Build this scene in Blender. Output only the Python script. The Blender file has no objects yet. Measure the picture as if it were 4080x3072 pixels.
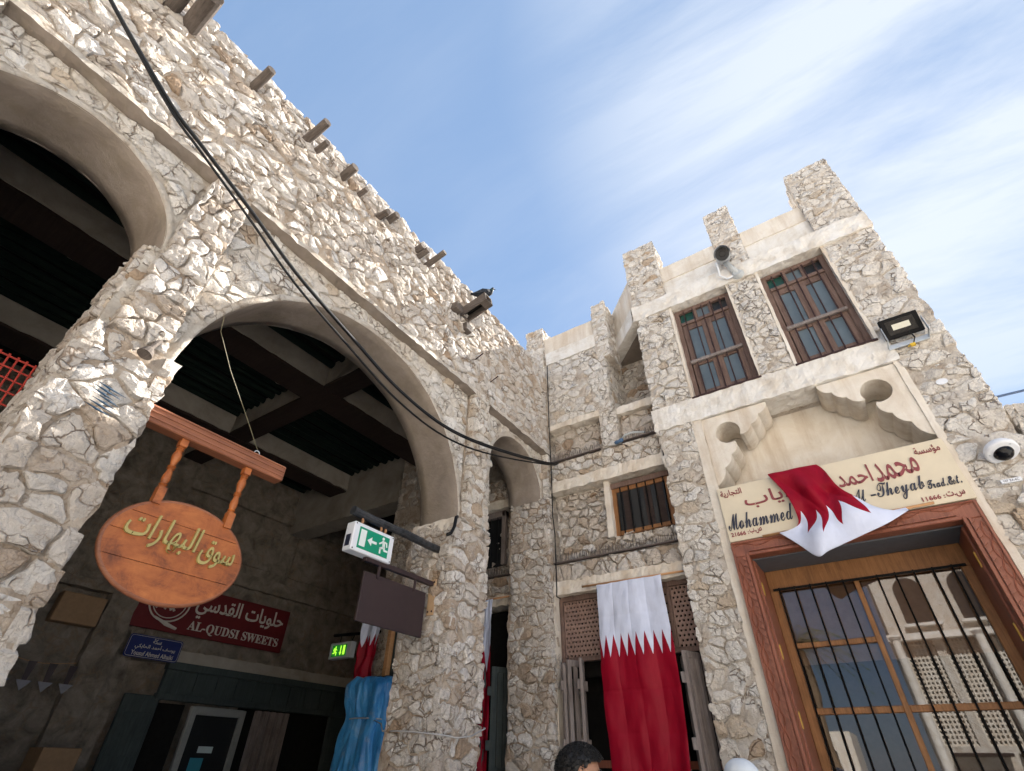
import bpy, bmesh, math, random
from mathutils import Vector, Matrix, noise
R = math.radians
scene = bpy.context.scene
COL = scene.collection
EYE = Vector((0.0, 0.0, 1.6))

# ------------------------------------------------------------------ camera
CR = Vector((0.83268771, 0.5535494, 0.01463674))
CU = Vector((0.3299112, -0.51715778, 0.78975087))
CF = Vector((-0.44473562, 0.65278702, 0.61325308))
FOC = 1967.416 / 4080.0                      # focal length in picture widths
cam = bpy.data.cameras.new('camera')
cam.sensor_fit = 'HORIZONTAL'; cam.sensor_width = 36.0; cam.lens = 36.0 * FOC
cam.clip_start = 0.05; cam.clip_end = 5000
camo = bpy.data.objects.new('camera', cam); COL.objects.link(camo)
camo.matrix_world = Matrix(((CR.x, CU.x, -CF.x, EYE.x), (CR.y, CU.y, -CF.y, EYE.y), (CR.z, CU.z, -CF.z, EYE.z), (0, 0, 0, 1)))
scene.camera = camo

# ------------------------------------------------------------------ sky and sun
SUN_AZ, SUN_EL = R(9.0), R(42.0)            # azimuth from +Y towards +X
SKY_STRENGTH, SUN_STRENGTH, EXPOSURE = 0.05, 5.0, 2.1
scene.view_settings.view_transform = 'Standard'
scene.view_settings.look = 'None'
scene.view_settings.exposure = EXPOSURE
scene.view_settings.gamma = 1.0
scene.view_settings.use_curve_mapping = False
world = bpy.data.worlds.new('World'); scene.world = world; world.use_nodes = True
wn = world.node_tree; wl = wn.links; wn.nodes.clear()
def W(t, **k):
    n = wn.nodes.new(t)
    for a, b in k.items(): setattr(n, a, b)
    return n
sky = W('ShaderNodeTexSky', sky_type='NISHITA', sun_disc=False, sun_elevation=SUN_EL, sun_rotation=SUN_AZ,
        altitude=10.0, air_density=1.0, dust_density=0.3, ozone_density=1.6)
geo = W('ShaderNodeTexCoord'); sep = W('ShaderNodeSeparateXYZ'); wl.new(geo.outputs['Generated'], sep.inputs[0])
den = W('ShaderNodeMath', operation='ADD'); den.inputs[1].default_value = 0.22; wl.new(sep.outputs[2], den.inputs[0])
dx = W('ShaderNodeMath', operation='DIVIDE'); dy = W('ShaderNodeMath', operation='DIVIDE')
wl.new(sep.outputs[0], dx.inputs[0]); wl.new(den.outputs[0], dx.inputs[1])
wl.new(sep.outputs[1], dy.inputs[0]); wl.new(den.outputs[0], dy.inputs[1])
cmb = W('ShaderNodeCombineXYZ'); wl.new(dx.outputs[0], cmb.inputs[0]); wl.new(dy.outputs[0], cmb.inputs[1])
mp1 = W('ShaderNodeMapping'); mp1.inputs['Rotation'].default_value = (0, 0, R(-35)); mp1.inputs['Scale'].default_value = (0.9, 3.0, 1)
mp1.inputs['Location'].default_value = (1.3, 0.4, 0)
wl.new(cmb.outputs[0], mp1.inputs[0])
n1 = W('ShaderNodeTexNoise'); n1.inputs['Scale'].default_value = 1.6; n1.inputs['Detail'].default_value = 9; n1.inputs['Roughness'].default_value = 0.62; n1.inputs['Distortion'].default_value = 0.35
wl.new(mp1.outputs[0], n1.inputs['Vector'])
n2 = W('ShaderNodeTexNoise'); n2.inputs['Scale'].default_value = 0.9; n2.inputs['Detail'].default_value = 3
mp2 = W('ShaderNodeMapping'); mp2.inputs['Location'].default_value = (2.1, 0.7, 0); wl.new(cmb.outputs[0], mp2.inputs[0]); wl.new(mp2.outputs[0], n2.inputs['Vector'])
r1 = W('ShaderNodeValToRGB'); r1.color_ramp.elements[0].position = 0.40; r1.color_ramp.elements[1].position = 0.72; wl.new(n1.outputs[0], r1.inputs[0])
r2 = W('ShaderNodeValToRGB'); r2.color_ramp.elements[0].position = 0.36; r2.color_ramp.elements[1].position = 0.60; wl.new(n2.outputs[0], r2.inputs[0])
mu = W('ShaderNodeMath', operation='MULTIPLY'); wl.new(r1.outputs[0], mu.inputs[0]); wl.new(r2.outputs[0], mu.inputs[1])
dt = W('ShaderNodeVectorMath', operation='DOT_PRODUCT'); wl.new(geo.outputs['Generated'], dt.inputs[0]); dt.inputs[1].default_value = Vector((0.42, 0.50, 0.76)).normalized()
r3 = W('ShaderNodeValToRGB'); r3.color_ramp.elements[0].position = 0.72; r3.color_ramp.elements[1].position = 0.98; r3.color_ramp.interpolation = 'EASE'; wl.new(dt.outputs['Value'], r3.inputs[0])
soft = W('ShaderNodeValToRGB'); soft.color_ramp.elements[0].position = 0.24; soft.color_ramp.elements[1].position = 0.58; wl.new(n1.outputs[0], soft.inputs[0])
mu2 = W('ShaderNodeMath', operation='MULTIPLY'); mu2.inputs[1].default_value = 0.42; wl.new(mu.outputs[0], mu2.inputs[0])
cv = W('ShaderNodeMath', operation='MULTIPLY'); wl.new(r3.outputs[0], cv.inputs[0]); wl.new(soft.outputs[0], cv.inputs[1])
mx_ = W('ShaderNodeMath', operation='MAXIMUM'); wl.new(mu2.outputs[0], mx_.inputs[0]); wl.new(cv.outputs[0], mx_.inputs[1])
m8 = W('ShaderNodeMath', operation='MULTIPLY_ADD'); m8.inputs[1].default_value = 0.74; m8.inputs[2].default_value = 0.04; wl.new(mx_.outputs[0], m8.inputs[0])
cmix = W('ShaderNodeMix', data_type='RGBA'); wl.new(m8.outputs[0], cmix.inputs[0]); 
veil = W('ShaderNodeMix', data_type='RGBA'); veil.inputs[0].default_value = 0.72; wl.new(sky.outputs[0], veil.inputs[6]); veil.inputs[7].default_value = (1.36, 2.22, 3.70, 1)   # thin high veil
wl.new(veil.outputs[2], cmix.inputs[6])
cmix.inputs[7].default_value = (4.6, 4.9, 5.3, 1)
bg = W('ShaderNodeBackground'); bg.inputs[1].default_value = SKY_STRENGTH; wl.new(cmix.outputs[2], bg.inputs[0])
wo = W('ShaderNodeOutputWorld'); wl.new(bg.outputs[0], wo.inputs[0])
sun = bpy.data.lights.new('sun', 'SUN'); sun.energy = SUN_STRENGTH; sun.angle = R(0.6); sun.color = (1.0, 0.95, 0.87)
suno = bpy.data.objects.new('sun', sun); COL.objects.link(suno)
sdir = Vector((math.sin(SUN_AZ) * math.cos(SUN_EL), math.cos(SUN_AZ) * math.cos(SUN_EL), math.sin(SUN_EL)))
suno.rotation_euler = (-sdir).to_track_quat('-Z', 'Y').to_euler(); suno.location = sdir * 40
try:
    scene.cycles.use_denoising = True
    scene.cycles.max_bounces = 6; scene.cycles.diffuse_bounces = 4; scene.cycles.adaptive_threshold = 0.02
    scene.cycles.sample_clamp_indirect = 6.0
except Exception: pass

# ------------------------------------------------------------------ materials
def newmat(name):
    m = bpy.data.materials.new(name); m.use_nodes = True
    nt = m.node_tree; b = nt.nodes['Principled BSDF']
    return m, nt, b
def N(nt, t, **k):
    n = nt.nodes.new(t)
    for a, b in k.items(): setattr(n, a, b)
    return n
def noise_node(nt, vec, scale, detail=6, rough=0.6, dist=0.0):
    n = N(nt, 'ShaderNodeTexNoise'); n.inputs['Scale'].default_value = scale; n.inputs['Detail'].default_value = detail
    n.inputs['Roughness'].default_value = rough; n.inputs['Distortion'].default_value = dist
    nt.links.new(vec, n.inputs['Vector']); return n.outputs[0]
def ramp(nt, fac, stops):
    r = N(nt, 'ShaderNodeValToRGB'); e = r.color_ramp.elements
    while len(e) < len(stops): e.new(0.5)
    for i, (p, c) in enumerate(stops):
        e[i].position = p; e[i].color = (c[0], c[1], c[2], 1) if not isinstance(c, (int, float)) else (c, c, c, 1)
    nt.links.new(fac, r.inputs[0]); return r.outputs[0]
def mixc(nt, fac, a, b, mode='MIX'):
    m = N(nt, 'ShaderNodeMix', data_type='RGBA', blend_type=mode)
    for i, x in ((0, fac), (6, a), (7, b)):
        if isinstance(x, (int, float)): m.inputs[i].default_value = x if i == 0 else (x, x, x, 1)
        elif isinstance(x, tuple): m.inputs[i].default_value = (x[0], x[1], x[2], 1)
        else: nt.links.new(x, m.inputs[i])
    return m.outputs[2]
def coords(nt, kind='Object', scale=None, rot=None):
    t = N(nt, 'ShaderNodeTexCoord'); o = t.outputs[kind]
    if scale or rot:
        m = N(nt, 'ShaderNodeMapping')
        if scale: m.inputs['Scale'].default_value = scale
        if rot: m.inputs['Rotation'].default_value = rot
        nt.links.new(o, m.inputs[0]); o = m.outputs[0]
    return o
def bump(nt, b, h, strength, dist):
    n = N(nt, 'ShaderNodeBump'); n.inputs['Strength'].default_value = strength; n.inputs['Distance'].default_value = dist
    nt.links.new(h, n.inputs['Height']); nt.links.new(n.outputs[0], b.inputs['Normal'])
def madd(nt, a, k, c):
    m = N(nt, 'ShaderNodeMath', operation='MULTIPLY_ADD'); nt.links.new(a, m.inputs[0]); m.inputs[1].default_value = k
    if isinstance(c, (int, float)): m.inputs[2].default_value = c
    else: nt.links.new(c, m.inputs[2])
    return m.outputs[0]

def warped(nt, v, scale, warp):
    nz_ = N(nt, 'ShaderNodeTexNoise'); nz_.inputs['Scale'].default_value = scale; nz_.inputs['Detail'].default_value = 3; nt.links.new(v, nz_.inputs['Vector'])
    ad = N(nt, 'ShaderNodeVectorMath', operation='MULTIPLY_ADD'); nt.links.new(nz_.outputs['Color'], ad.inputs[0]); ad.inputs[1].default_value = (warp, warp, warp); nt.links.new(v, ad.inputs[2])
    return ad.outputs[0]
def chips(nt, w, scale):
    """height of broken ledges: stepped cells with a warped outline"""
    vo = N(nt, 'ShaderNodeTexVoronoi', feature='F1'); vo.inputs['Scale'].default_value = scale; nt.links.new(w, vo.inputs['Vector'])
    sp_ = N(nt, 'ShaderNodeSeparateColor'); nt.links.new(vo.outputs['Color'], sp_.inputs[0]); return sp_.outputs[0]
def cracks(nt, v, w, scale, width):
    """thin broken crack lines: 1 in the crack"""
    vo = N(nt, 'ShaderNodeTexVoronoi', feature='DISTANCE_TO_EDGE'); vo.inputs['Scale'].default_value = scale; nt.links.new(w, vo.inputs['Vector'])
    line = ramp(nt, vo.outputs['Distance'], [(0.0, 1.0), (width, 0.0)])
    some = ramp(nt, noise_node(nt, v, scale * 0.5, 2, 0.6), [(0.48, 0.0), (0.60, 1.0)])
    m = N(nt, 'ShaderNodeMath', operation='MULTIPLY'); nt.links.new(line, m.inputs[0]); nt.links.new(some, m.inputs[1]); return m.outputs[0]
def stone_mat(name, stops, bumpk=0.8, stain=0.5, bd=0.045, ck=0.22):
    m, nt, b = newmat(name); v = coords(nt); w = warped(nt, v, 10, 0.11)
    a = N(nt, 'ShaderNodeAttribute', attribute_name='tint'); base = ramp(nt, a.outputs['Fac'], stops)
    mott = ramp(nt, noise_node(nt, v, 9, 6, 0.72), [(0.28, 0.78), (0.5, 1.0), (0.75, 1.12)])
    c = mixc(nt, 1.0, base, mott, 'MULTIPLY')
    st = ramp(nt, noise_node(nt, v, 2.6, 4, 0.72, 0.6), [(0.56, 0.0), (0.72, 1.0)])
    c = mixc(nt, madd(nt, st, stain, 0.0), c, (0.46, 0.33, 0.215))
    fine = noise_node(nt, v, 34, 6, 0.75)
    c = mixc(nt, 0.7, c, ramp(nt, fine, [(0.30, 0.55), (0.42, 1.0)]), 'MULTIPLY')
    cr2 = cracks(nt, v, w, 23, 0.09); c = mixc(nt, madd(nt, cr2, 0.55, 0.0), c, (0.30, 0.215, 0.145))
    cr_ = cracks(nt, v, w, 10, 0.07); c = mixc(nt, madd(nt, cr_, 0.85, 0.0), c, (0.20, 0.13, 0.08))
    nt.links.new(c, b.inputs['Base Color']); b.inputs['Roughness'].default_value = 0.9; b.inputs['Specular IOR Level'].default_value = 0.12
    h = madd(nt, cr_, -0.30, madd(nt, chips(nt, w, 10), ck, madd(nt, fine, 0.5, noise_node(nt, v, 11, 4, 0.7)))); bump(nt, b, h, bumpk, bd)
    return m
LIME = [(0.0, (0.40, 0.29, 0.20)), (0.12, (0.49, 0.40, 0.32)), (0.40, (0.585, 0.52, 0.455)), (0.75, (0.655, 0.605, 0.55)), (1.0, (0.74, 0.70, 0.66))]
M_STONE = stone_mat('limestone_rubble', LIME, 1.0, 0.22)
M_STONE2 = stone_mat('limestone_plastered', [(0.0, (0.52, 0.385, 0.27)), (0.12, (0.65, 0.545, 0.43)), (0.5, (0.765, 0.70, 0.62)), (1.0, (0.84, 0.80, 0.745))], 1.0, 0.18, 0.06, 0.40)

def rough_mat(name, c1, c2, c3, scale, bscale, bk, bd=0.04, rough=0.92, spec=0.2, streak=None, chip=0):
    m, nt, b = newmat(name); v = coords(nt)
    c = ramp(nt, noise_node(nt, v, scale, 6, 0.66, 0.5), [(0.28, c1), (0.5, c2), (0.72, c3)])
    if streak:
        vs = coords(nt, scale=(5, 5, 0.5)); s = ramp(nt, noise_node(nt, vs, 1.2, 6, 0.7), [(0.46, 0.0), (0.72, streak[1])])
        c = mixc(nt, s, c, streak[0])
    wv = warped(nt, v, chip, 1.2 / chip) if chip else None
    if chip: c = mixc(nt, madd(nt, cracks(nt, v, wv, chip, 0.10), 0.65, 0.0), c, (0.26, 0.18, 0.115))
    nt.links.new(c, b.inputs['Base Color']); b.inputs['Roughness'].default_value = rough; b.inputs['Specular IOR Level'].default_value = spec
    h = noise_node(nt, v, bscale, 7, 0.75, 0.4)
    if chip: h = madd(nt, chips(nt, wv, chip), 0.35, h)
    bump(nt, b, h, bk, bd)
    return m
M_MORTAR = rough_mat('lime_mortar', (0.34, 0.25, 0.175), (0.52, 0.425, 0.335), (0.67, 0.595, 0.51), 6, 26, 1.0, 0.035, chip=18)
M_PATCHY = rough_mat('patchy_lime_coat', (0.47, 0.375, 0.29), (0.675, 0.60, 0.515), (0.79, 0.74, 0.675), 5, 20, 1.0, 0.05, chip=14)
M_RENDER = rough_mat('rough_lime_render', (0.58, 0.48, 0.38), (0.71, 0.645, 0.56), (0.80, 0.76, 0.70), 4.5, 20, 1.0, 0.055, chip=12)
M_PLASTER = rough_mat('cream_plaster', (0.60, 0.515, 0.415), (0.71, 0.645, 0.555), (0.79, 0.745, 0.68), 2.6, 11, 0.5, 0.03, streak=((0.42, 0.30, 0.195), 0.55))
M_WHITE = rough_mat('whitewashed_band', (0.60, 0.535, 0.455), (0.75, 0.715, 0.66), (0.83, 0.81, 0.78), 4.5, 14, 0.65, 0.03, streak=((0.50, 0.41, 0.31), 0.45))
M_SOFFIT = rough_mat('shade_toned_plaster', (0.20, 0.165, 0.135), (0.285, 0.238, 0.20), (0.37, 0.315, 0.27), 2.2, 8, 0.4, 0.03, streak=((0.20, 0.165, 0.10), 0.4))  # same plaster with its shade put into a darker colour; streaks are stains
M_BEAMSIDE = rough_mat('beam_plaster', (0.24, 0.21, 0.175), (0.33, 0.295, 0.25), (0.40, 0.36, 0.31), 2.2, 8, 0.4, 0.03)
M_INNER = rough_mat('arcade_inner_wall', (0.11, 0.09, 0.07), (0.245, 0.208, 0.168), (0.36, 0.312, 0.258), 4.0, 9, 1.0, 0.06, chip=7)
M_GROUND = rough_mat('stone_paving', (0.50, 0.47, 0.43), (0.57, 0.545, 0.51), (0.63, 0.605, 0.57), 1.5, 18, 0.4)

def wood_mat(name, c1, c2, c3, rough=0.65, scale=(3, 3, 40), grain=2.2, bk=0.35, spec=0.35, coat=0.0, patch=0.45, pscale=3.0):
    m, nt, b = newmat(name); v = coords(nt, scale=scale); v0 = coords(nt)
    g = noise_node(nt, v, grain, 9, 0.7, 0.9); w = noise_node(nt, v0, pscale, 6, 0.7, 0.5)
    c = ramp(nt, madd(nt, w, patch, madd(nt, g, 1.2 - patch, -0.1)), [(0.30, c1), (0.5, c2), (0.72, c3)])
    nt.links.new(c, b.inputs['Base Color']); b.inputs['Roughness'].default_value = rough; b.inputs['Specular IOR Level'].default_value = spec
    if coat: b.inputs['Coat Weight'].default_value = coat; b.inputs['Coat Roughness'].default_value = 0.3
    bump(nt, b, g, bk, 0.006); return m
GR_Y, GR_Z, GR_X = (30, 2, 30), (30, 30, 2), (2, 30, 30)
M_SIGNWOOD = wood_mat('varnished_orange_wood', (0.085, 0.022, 0.008), (0.35, 0.098, 0.022), (0.53, 0.175, 0.042), 0.5, (7, 2.0, 7), 1.6, 0.3, 0.4, 0.15, 0.72, 7.0)
M_BEAMWOOD = wood_mat('reddish_beam_wood', (0.16, 0.055, 0.026), (0.27, 0.098, 0.046), (0.38, 0.155, 0.075), 0.5, GR_Y, 1.6, 0.25, 0.4, 0.1)
M_DOORWOOD = wood_mat('carved_red_brown_wood', (0.13, 0.042, 0.024), (0.235, 0.075, 0.042), (0.32, 0.115, 0.065), 0.45, GR_Z, 1.6, 0.25, 0.4, 0.1)
M_DOORIN = wood_mat('honey_brown_wood', (0.13, 0.055, 0.018), (0.24, 0.105, 0.035), (0.34, 0.16, 0.06), 0.5, GR_Z, 1.6, 0.25)
M_WINWOOD = wood_mat('weathered_brown_wood', (0.085, 0.052, 0.042), (0.150, 0.098, 0.080), (0.23, 0.160, 0.133), 0.75, GR_Z, 1.8, 0.6, 0.2)
M_GREYWOOD = wood_mat('grey_weathered_wood', (0.12, 0.095, 0.085), (0.21, 0.175, 0.160), (0.31, 0.27, 0.25), 0.8, GR_Z, 1.8, 0.6, 0.2)
M_LATTICE = wood_mat('lattice_wood', (0.17, 0.105, 0.085), (0.25, 0.165, 0.135), (0.32, 0.22, 0.18), 0.75, GR_Z, 1.6, 0.3, 0.2)
M_POLE = wood_mat('old_roof_pole_wood', (0.060, 0.048, 0.042), (0.115, 0.095, 0.082), (0.19, 0.16, 0.14), 0.85, GR_X, 1.6, 0.7, 0.15)
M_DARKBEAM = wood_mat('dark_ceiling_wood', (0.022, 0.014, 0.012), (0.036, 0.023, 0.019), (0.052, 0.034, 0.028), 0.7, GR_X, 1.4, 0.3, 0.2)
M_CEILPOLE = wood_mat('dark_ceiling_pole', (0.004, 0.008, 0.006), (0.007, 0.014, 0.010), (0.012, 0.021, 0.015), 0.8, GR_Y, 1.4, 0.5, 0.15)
M_TEAL = wood_mat('dark_teal_painted_wood', (0.028, 0.036, 0.036), (0.046, 0.058, 0.056), (0.070, 0.086, 0.082), 0.6, GR_Z, 1.4, 0.3, 0.25)
M_ROD = wood_mat('turned_rod_wood', (0.35, 0.17, 0.07), (0.48, 0.25, 0.11), (0.58, 0.34, 0.17), 0.5, GR_X, 1.4, 0.1)

def flat(name, col, rough=0.5, metal=0.0, spec=0.5, var=0.12, vs=14, bk=0.08, bs=60, emit=0.0, ecol=None):
    m, nt, b = newmat(name); v = coords(nt)
    lo = tuple(x * (1 - var) for x in col); hi = tuple(min(1, x * (1 + var)) for x in col)
    c = ramp(nt, noise_node(nt, v, vs, 7, 0.65), [(0.3, lo), (0.7, hi)])
    nt.links.new(c, b.inputs['Base Color']); b.inputs['Roughness'].default_value = rough; b.inputs['Metallic'].default_value = metal
    b.inputs['Specular IOR Level'].default_value = spec
    if bk: bump(nt, b, noise_node(nt, v, bs, 4, 0.6), bk, 0.004)
    if emit: b.inputs['Emission Color'].default_value = (*(ecol or col), 1); b.inputs['Emission Strength'].default_value = emit
    return m
M_BLACKMETAL = flat('black_iron', (0.006, 0.0055, 0.006), 0.55, 0.0, 0.12, 0.3)
M_BARMETAL = flat('rusty_dark_bar', (0.050, 0.026, 0.024), 0.6, 0.2, 0.3, 0.35)
M_CABLE = flat('black_cable_rubber', (0.006, 0.006, 0.007), 0.5, 0.0, 0.25, 0.3)
M_BROWNMETAL = flat('brown_painted_metal', (0.038, 0.023, 0.024), 0.45, 0.1, 0.4, 0.12)
M_TAN = flat('tan_painted_plate', (0.46, 0.30, 0.17), 0.5)
M_PLASTIC = flat('white_plastic', (0.72, 0.74, 0.78), 0.4, 0, 0.5, 0.05, 8, 0.02)
M_PLASTIC2 = flat('grey_plastic', (0.42, 0.44, 0.45), 0.45, 0, 0.5, 0.08, 8, 0.02)
M_GREEN = flat('exit_sign_green', (0.0, 0.26, 0.145), 0.4, 0, 0.4, 0.05)
M_GREENLIT = flat('lit_exit_panel_green', (0.005, 0.06, 0.01), 0.4, 0, 0.4, 0.05, emit=0.10, ecol=(0.01, 0.35, 0.03))
M_GLYPHLIT = flat('lit_exit_pictogram', (0.5, 0.8, 0.05), 0.4, 0, 0.4, 0.05, emit=0.30, ecol=(0.42, 0.95, 0.06))
M_GLYPH = flat('exit_pictogram_white', (0.74, 0.80, 0.78), 0.4, 0, 0.4, 0.03)
M_BRASS = flat('gold_painted_letters', (0.40, 0.33, 0.115), 0.5, 0.0, 0.5, 0.15)
M_HINGE = flat('brass_hinge', (0.55, 0.36, 0.08), 0.4, 0.8, 0.5, 0.2)
M_BOARD = flat('cream_sign_board', (0.66, 0.575, 0.43), 0.45, 0, 0.4, 0.05, 5, 0.03)
M_MAROONLET = flat('maroon_letters', (0.24, 0.045, 0.050), 0.5)
M_NAVYLET = flat('dark_navy_letters', (0.020, 0.024, 0.045), 0.45)
M_REDBOARD = flat('maroon_shop_board', (0.125, 0.012, 0.014), 0.5, 0, 0.3, 0.12)
M_SILVERLET = flat('pale_letters', (0.56, 0.52, 0.46), 0.55, 0, 0.3, 0.08)
M_BLUE = flat('blue_enamel_plate', (0.010, 0.020, 0.115), 0.4, 0, 0.4, 0.08)
M_ALU = flat('pale_aluminium', (0.40, 0.41, 0.39), 0.4, 0.4)
M_CARD = flat('brown_cardboard', (0.28, 0.18, 0.105), 0.85, 0, 0.2, 0.12)
M_TAPE = flat('brown_rope', (0.36, 0.19, 0.10), 0.85, 0, 0.2, 0.25, 60, 0.5, 120)
M_RED = flat('red_wire', (0.52, 0.065, 0.045), 0.45, 0, 0.4, 0.15)
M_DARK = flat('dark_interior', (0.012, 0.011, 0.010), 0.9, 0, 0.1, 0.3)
M_LENS = flat('black_lens_glass', (0.005, 0.005, 0.007), 0.18, 0, 0.25, 0.1, 8, 0)
M_LEDPANEL = flat('floodlight_panel', (0.62, 0.60, 0.50), 0.4, 0, 0.4, 0.06)
M_BRACKET = flat('floodlight_bracket', (0.55, 0.58, 0.60), 0.35, 0.5, 0.5, 0.1)
M_YELLOW = flat('yellow_connector', (0.70, 0.45, 0.03), 0.5)
M_SKIN = flat('skin', (0.36, 0.185, 0.115), 0.5, 0, 0.35, 0.10, 30, 0.15, 90)
M_HAIR = flat('black_hair', (0.010, 0.009, 0.009), 0.5, 0, 0.4, 0.3)
M_CAP = flat('white_knit_cap', (0.68, 0.72, 0.76), 0.85, 0, 0.2, 0.05, 20, 0.6, 160)
M_SHIRT = flat('blue_shirt', (0.10, 0.14, 0.22), 0.8, 0, 0.2, 0.1)
M_ROBE = flat('white_robe', (0.68, 0.68, 0.66), 0.85, 0, 0.2, 0.05)
M_BIRD = flat('dark_grey_feathers', (0.030, 0.034, 0.042), 0.8, 0, 0.15, 0.35, 30, 0.3, 80)
M_BIRDNECK = flat('green_neck_feathers', (0.014, 0.040, 0.038), 0.7, 0.0, 0.2, 0.3)
M_FROST = flat('dusty_window_glass', (0.105, 0.135, 0.155), 0.32, 0, 0.5, 0.16, 3, 0)
M_GREENPANE = flat('green_window_glass', (0.010, 0.055, 0.040), 0.2, 0, 0.5, 0.1, 3, 0)
M_DARKPANE = flat('dark_window_glass', (0.022, 0.023, 0.024), 0.22, 0, 0.3, 0.1, 3, 0)
M_CURTAIN = flat('pale_brown_curtain', (0.22, 0.155, 0.115), 0.8, 0, 0.2, 0.1)
M_SPIKE = flat('steel_needles', (0.10, 0.085, 0.08), 0.6, 0.0)
M_DIRTWHITE = flat('dusty_white_cloth', (0.42, 0.41, 0.40), 0.9, 0, 0.2, 0.15)
M_PAPER = flat('pale_paper_notice', (0.50, 0.60, 0.60), 0.7, 0, 0.2, 0.05)
M_CYAN = flat('cyan_notice', (0.05, 0.26, 0.34), 0.6, 0, 0.2, 0.06)
M_GRAFF = flat('dark_blue_spray_paint', (0.015, 0.045, 0.085), 0.6, 0, 0.3, 0.5)
M_PALM = flat('palm_leaf_green', (0.07, 0.10, 0.035), 0.6, 0, 0.3, 0.3)
M_TRUNK = flat('palm_trunk', (0.20, 0.14, 0.09), 0.9, 0, 0.2, 0.3)

def glass_mat():
    m, nt, b = newmat('tinted_door_glass'); nt.nodes.remove(b)
    t = N(nt, 'ShaderNodeBsdfTransparent'); t.inputs[0].default_value = (0.55, 0.50, 0.45, 1)
    g = N(nt, 'ShaderNodeBsdfGlossy'); g.inputs['Roughness'].default_value = 0.015; g.inputs['Color'].default_value = (0.95, 0.96, 1, 1)
    f = N(nt, 'ShaderNodeFresnel'); f.inputs[0].default_value = 1.6
    k = madd(nt, f.outputs[0], 0.8, 0.05); mx = N(nt, 'ShaderNodeMixShader'); nt.links.new(k, mx.inputs[0])
    nt.links.new(t.outputs[0], mx.inputs[1]); nt.links.new(g.outputs[0], mx.inputs[2])
    nt.links.new(mx.outputs[0], nt.nodes['Material Output'].inputs[0]); return m
M_GLASS = glass_mat()

def flag_mat(name, teeth=9.0, edge=0.305, amp=0.105):
    m, nt, b = newmat(name)
    uv = N(nt, 'ShaderNodeUVMap'); s = N(nt, 'ShaderNodeSeparateXYZ'); nt.links.new(uv.outputs[0], s.inputs[0])
    x = N(nt, 'ShaderNodeMath', operation='MULTIPLY'); x.inputs[1].default_value = teeth; nt.links.new(s.outputs[0], x.inputs[0])
    fr = N(nt, 'ShaderNodeMath', operation='FRACT'); nt.links.new(x.outputs[0], fr.inputs[0])
    tri = N(nt, 'ShaderNodeMath', operation='PINGPONG'); tri.inputs[1].default_value = 0.5; nt.links.new(fr.outputs[0], tri.inputs[0])
    lim = madd(nt, tri.outputs[0], 2 * amp, edge - amp * 0.5)
    gt = N(nt, 'ShaderNodeMath', operation='GREATER_THAN'); nt.links.new(s.outputs[1], gt.inputs[0]); nt.links.new(lim, gt.inputs[1])
    c = mixc(nt, gt.outputs[0], (0.62, 0.66, 0.80), (0.27, 0.004, 0.018))
    v = coords(nt); c = mixc(nt, 1.0, c, ramp(nt, noise_node(nt, v, 5, 5), [(0.3, 0.88), (0.7, 1.06)]), 'MULTIPLY')
    nt.links.new(c, b.inputs['Base Color']); b.inputs['Roughness'].default_value = 0.45; b.inputs['Specular IOR Level'].default_value = 0.12
    bump(nt, b, noise_node(nt, coords(nt, scale=(6, 6, 1.2)), 3.0, 4, 0.5), 0.25, 0.02)
    return m
M_FLAG = flag_mat('satin_flag_cloth')

def tarp_mat():
    m, nt, b = newmat('blue_plastic_sheet'); v = coords(nt, scale=(1, 1, 0.45)); v0 = coords(nt)
    c = ramp(nt, noise_node(nt, v, 4, 8, 0.65, 0.8), [(0.3, (0.02, 0.16, 0.44)), (0.55, (0.06, 0.31, 0.64)), (0.75, (0.24, 0.46, 0.68))])
    dust = ramp(nt, noise_node(nt, v0, 9, 8, 0.75), [(0.56, 0.0), (0.75, 0.55)]); c = mixc(nt, dust, c, (0.42, 0.46, 0.50))
    nt.links.new(c, b.inputs['Base Color']); b.inputs['Roughness'].default_value = 0.32
    bump(nt, b, noise_node(nt, v, 14, 6, 0.6, 1.0), 0.5, 0.03); return m
M_TARP = tarp_mat()

# ------------------------------------------------------------------ mesh helpers
ORG = {}; LAST = [None]
def under(o, mi):                             # another material on the faces that look down
    for p in o.data.polygons:
        if p.normal.z < -0.6: p.material_index = mi
class Fr:                                     # a local frame on a wall face
    def __init__(s, o, u, v, n): s.o, s.u, s.v, s.n = Vector(o), Vector(u), Vector(v), Vector(n)
    def __call__(s, a, b, c=0.0): return s.o + s.u * a + s.v * b + s.n * c
def FX(x): return Fr((x, 0, 0), (0, 1, 0), (0, 0, 1), (1, 0, 0))         # faces +X
def FY(y): return Fr((0, y, 0), (1, 0, 0), (0, 0, 1), (0, -1, 0))        # faces -Y
def FXn(x): return Fr((x, 0, 0), (0, -1, 0), (0, 0, 1), (-1, 0, 0))
def FYp(y): return Fr((0, y, 0), (-1, 0, 0), (0, 0, 1), (0, 1, 0))

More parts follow.
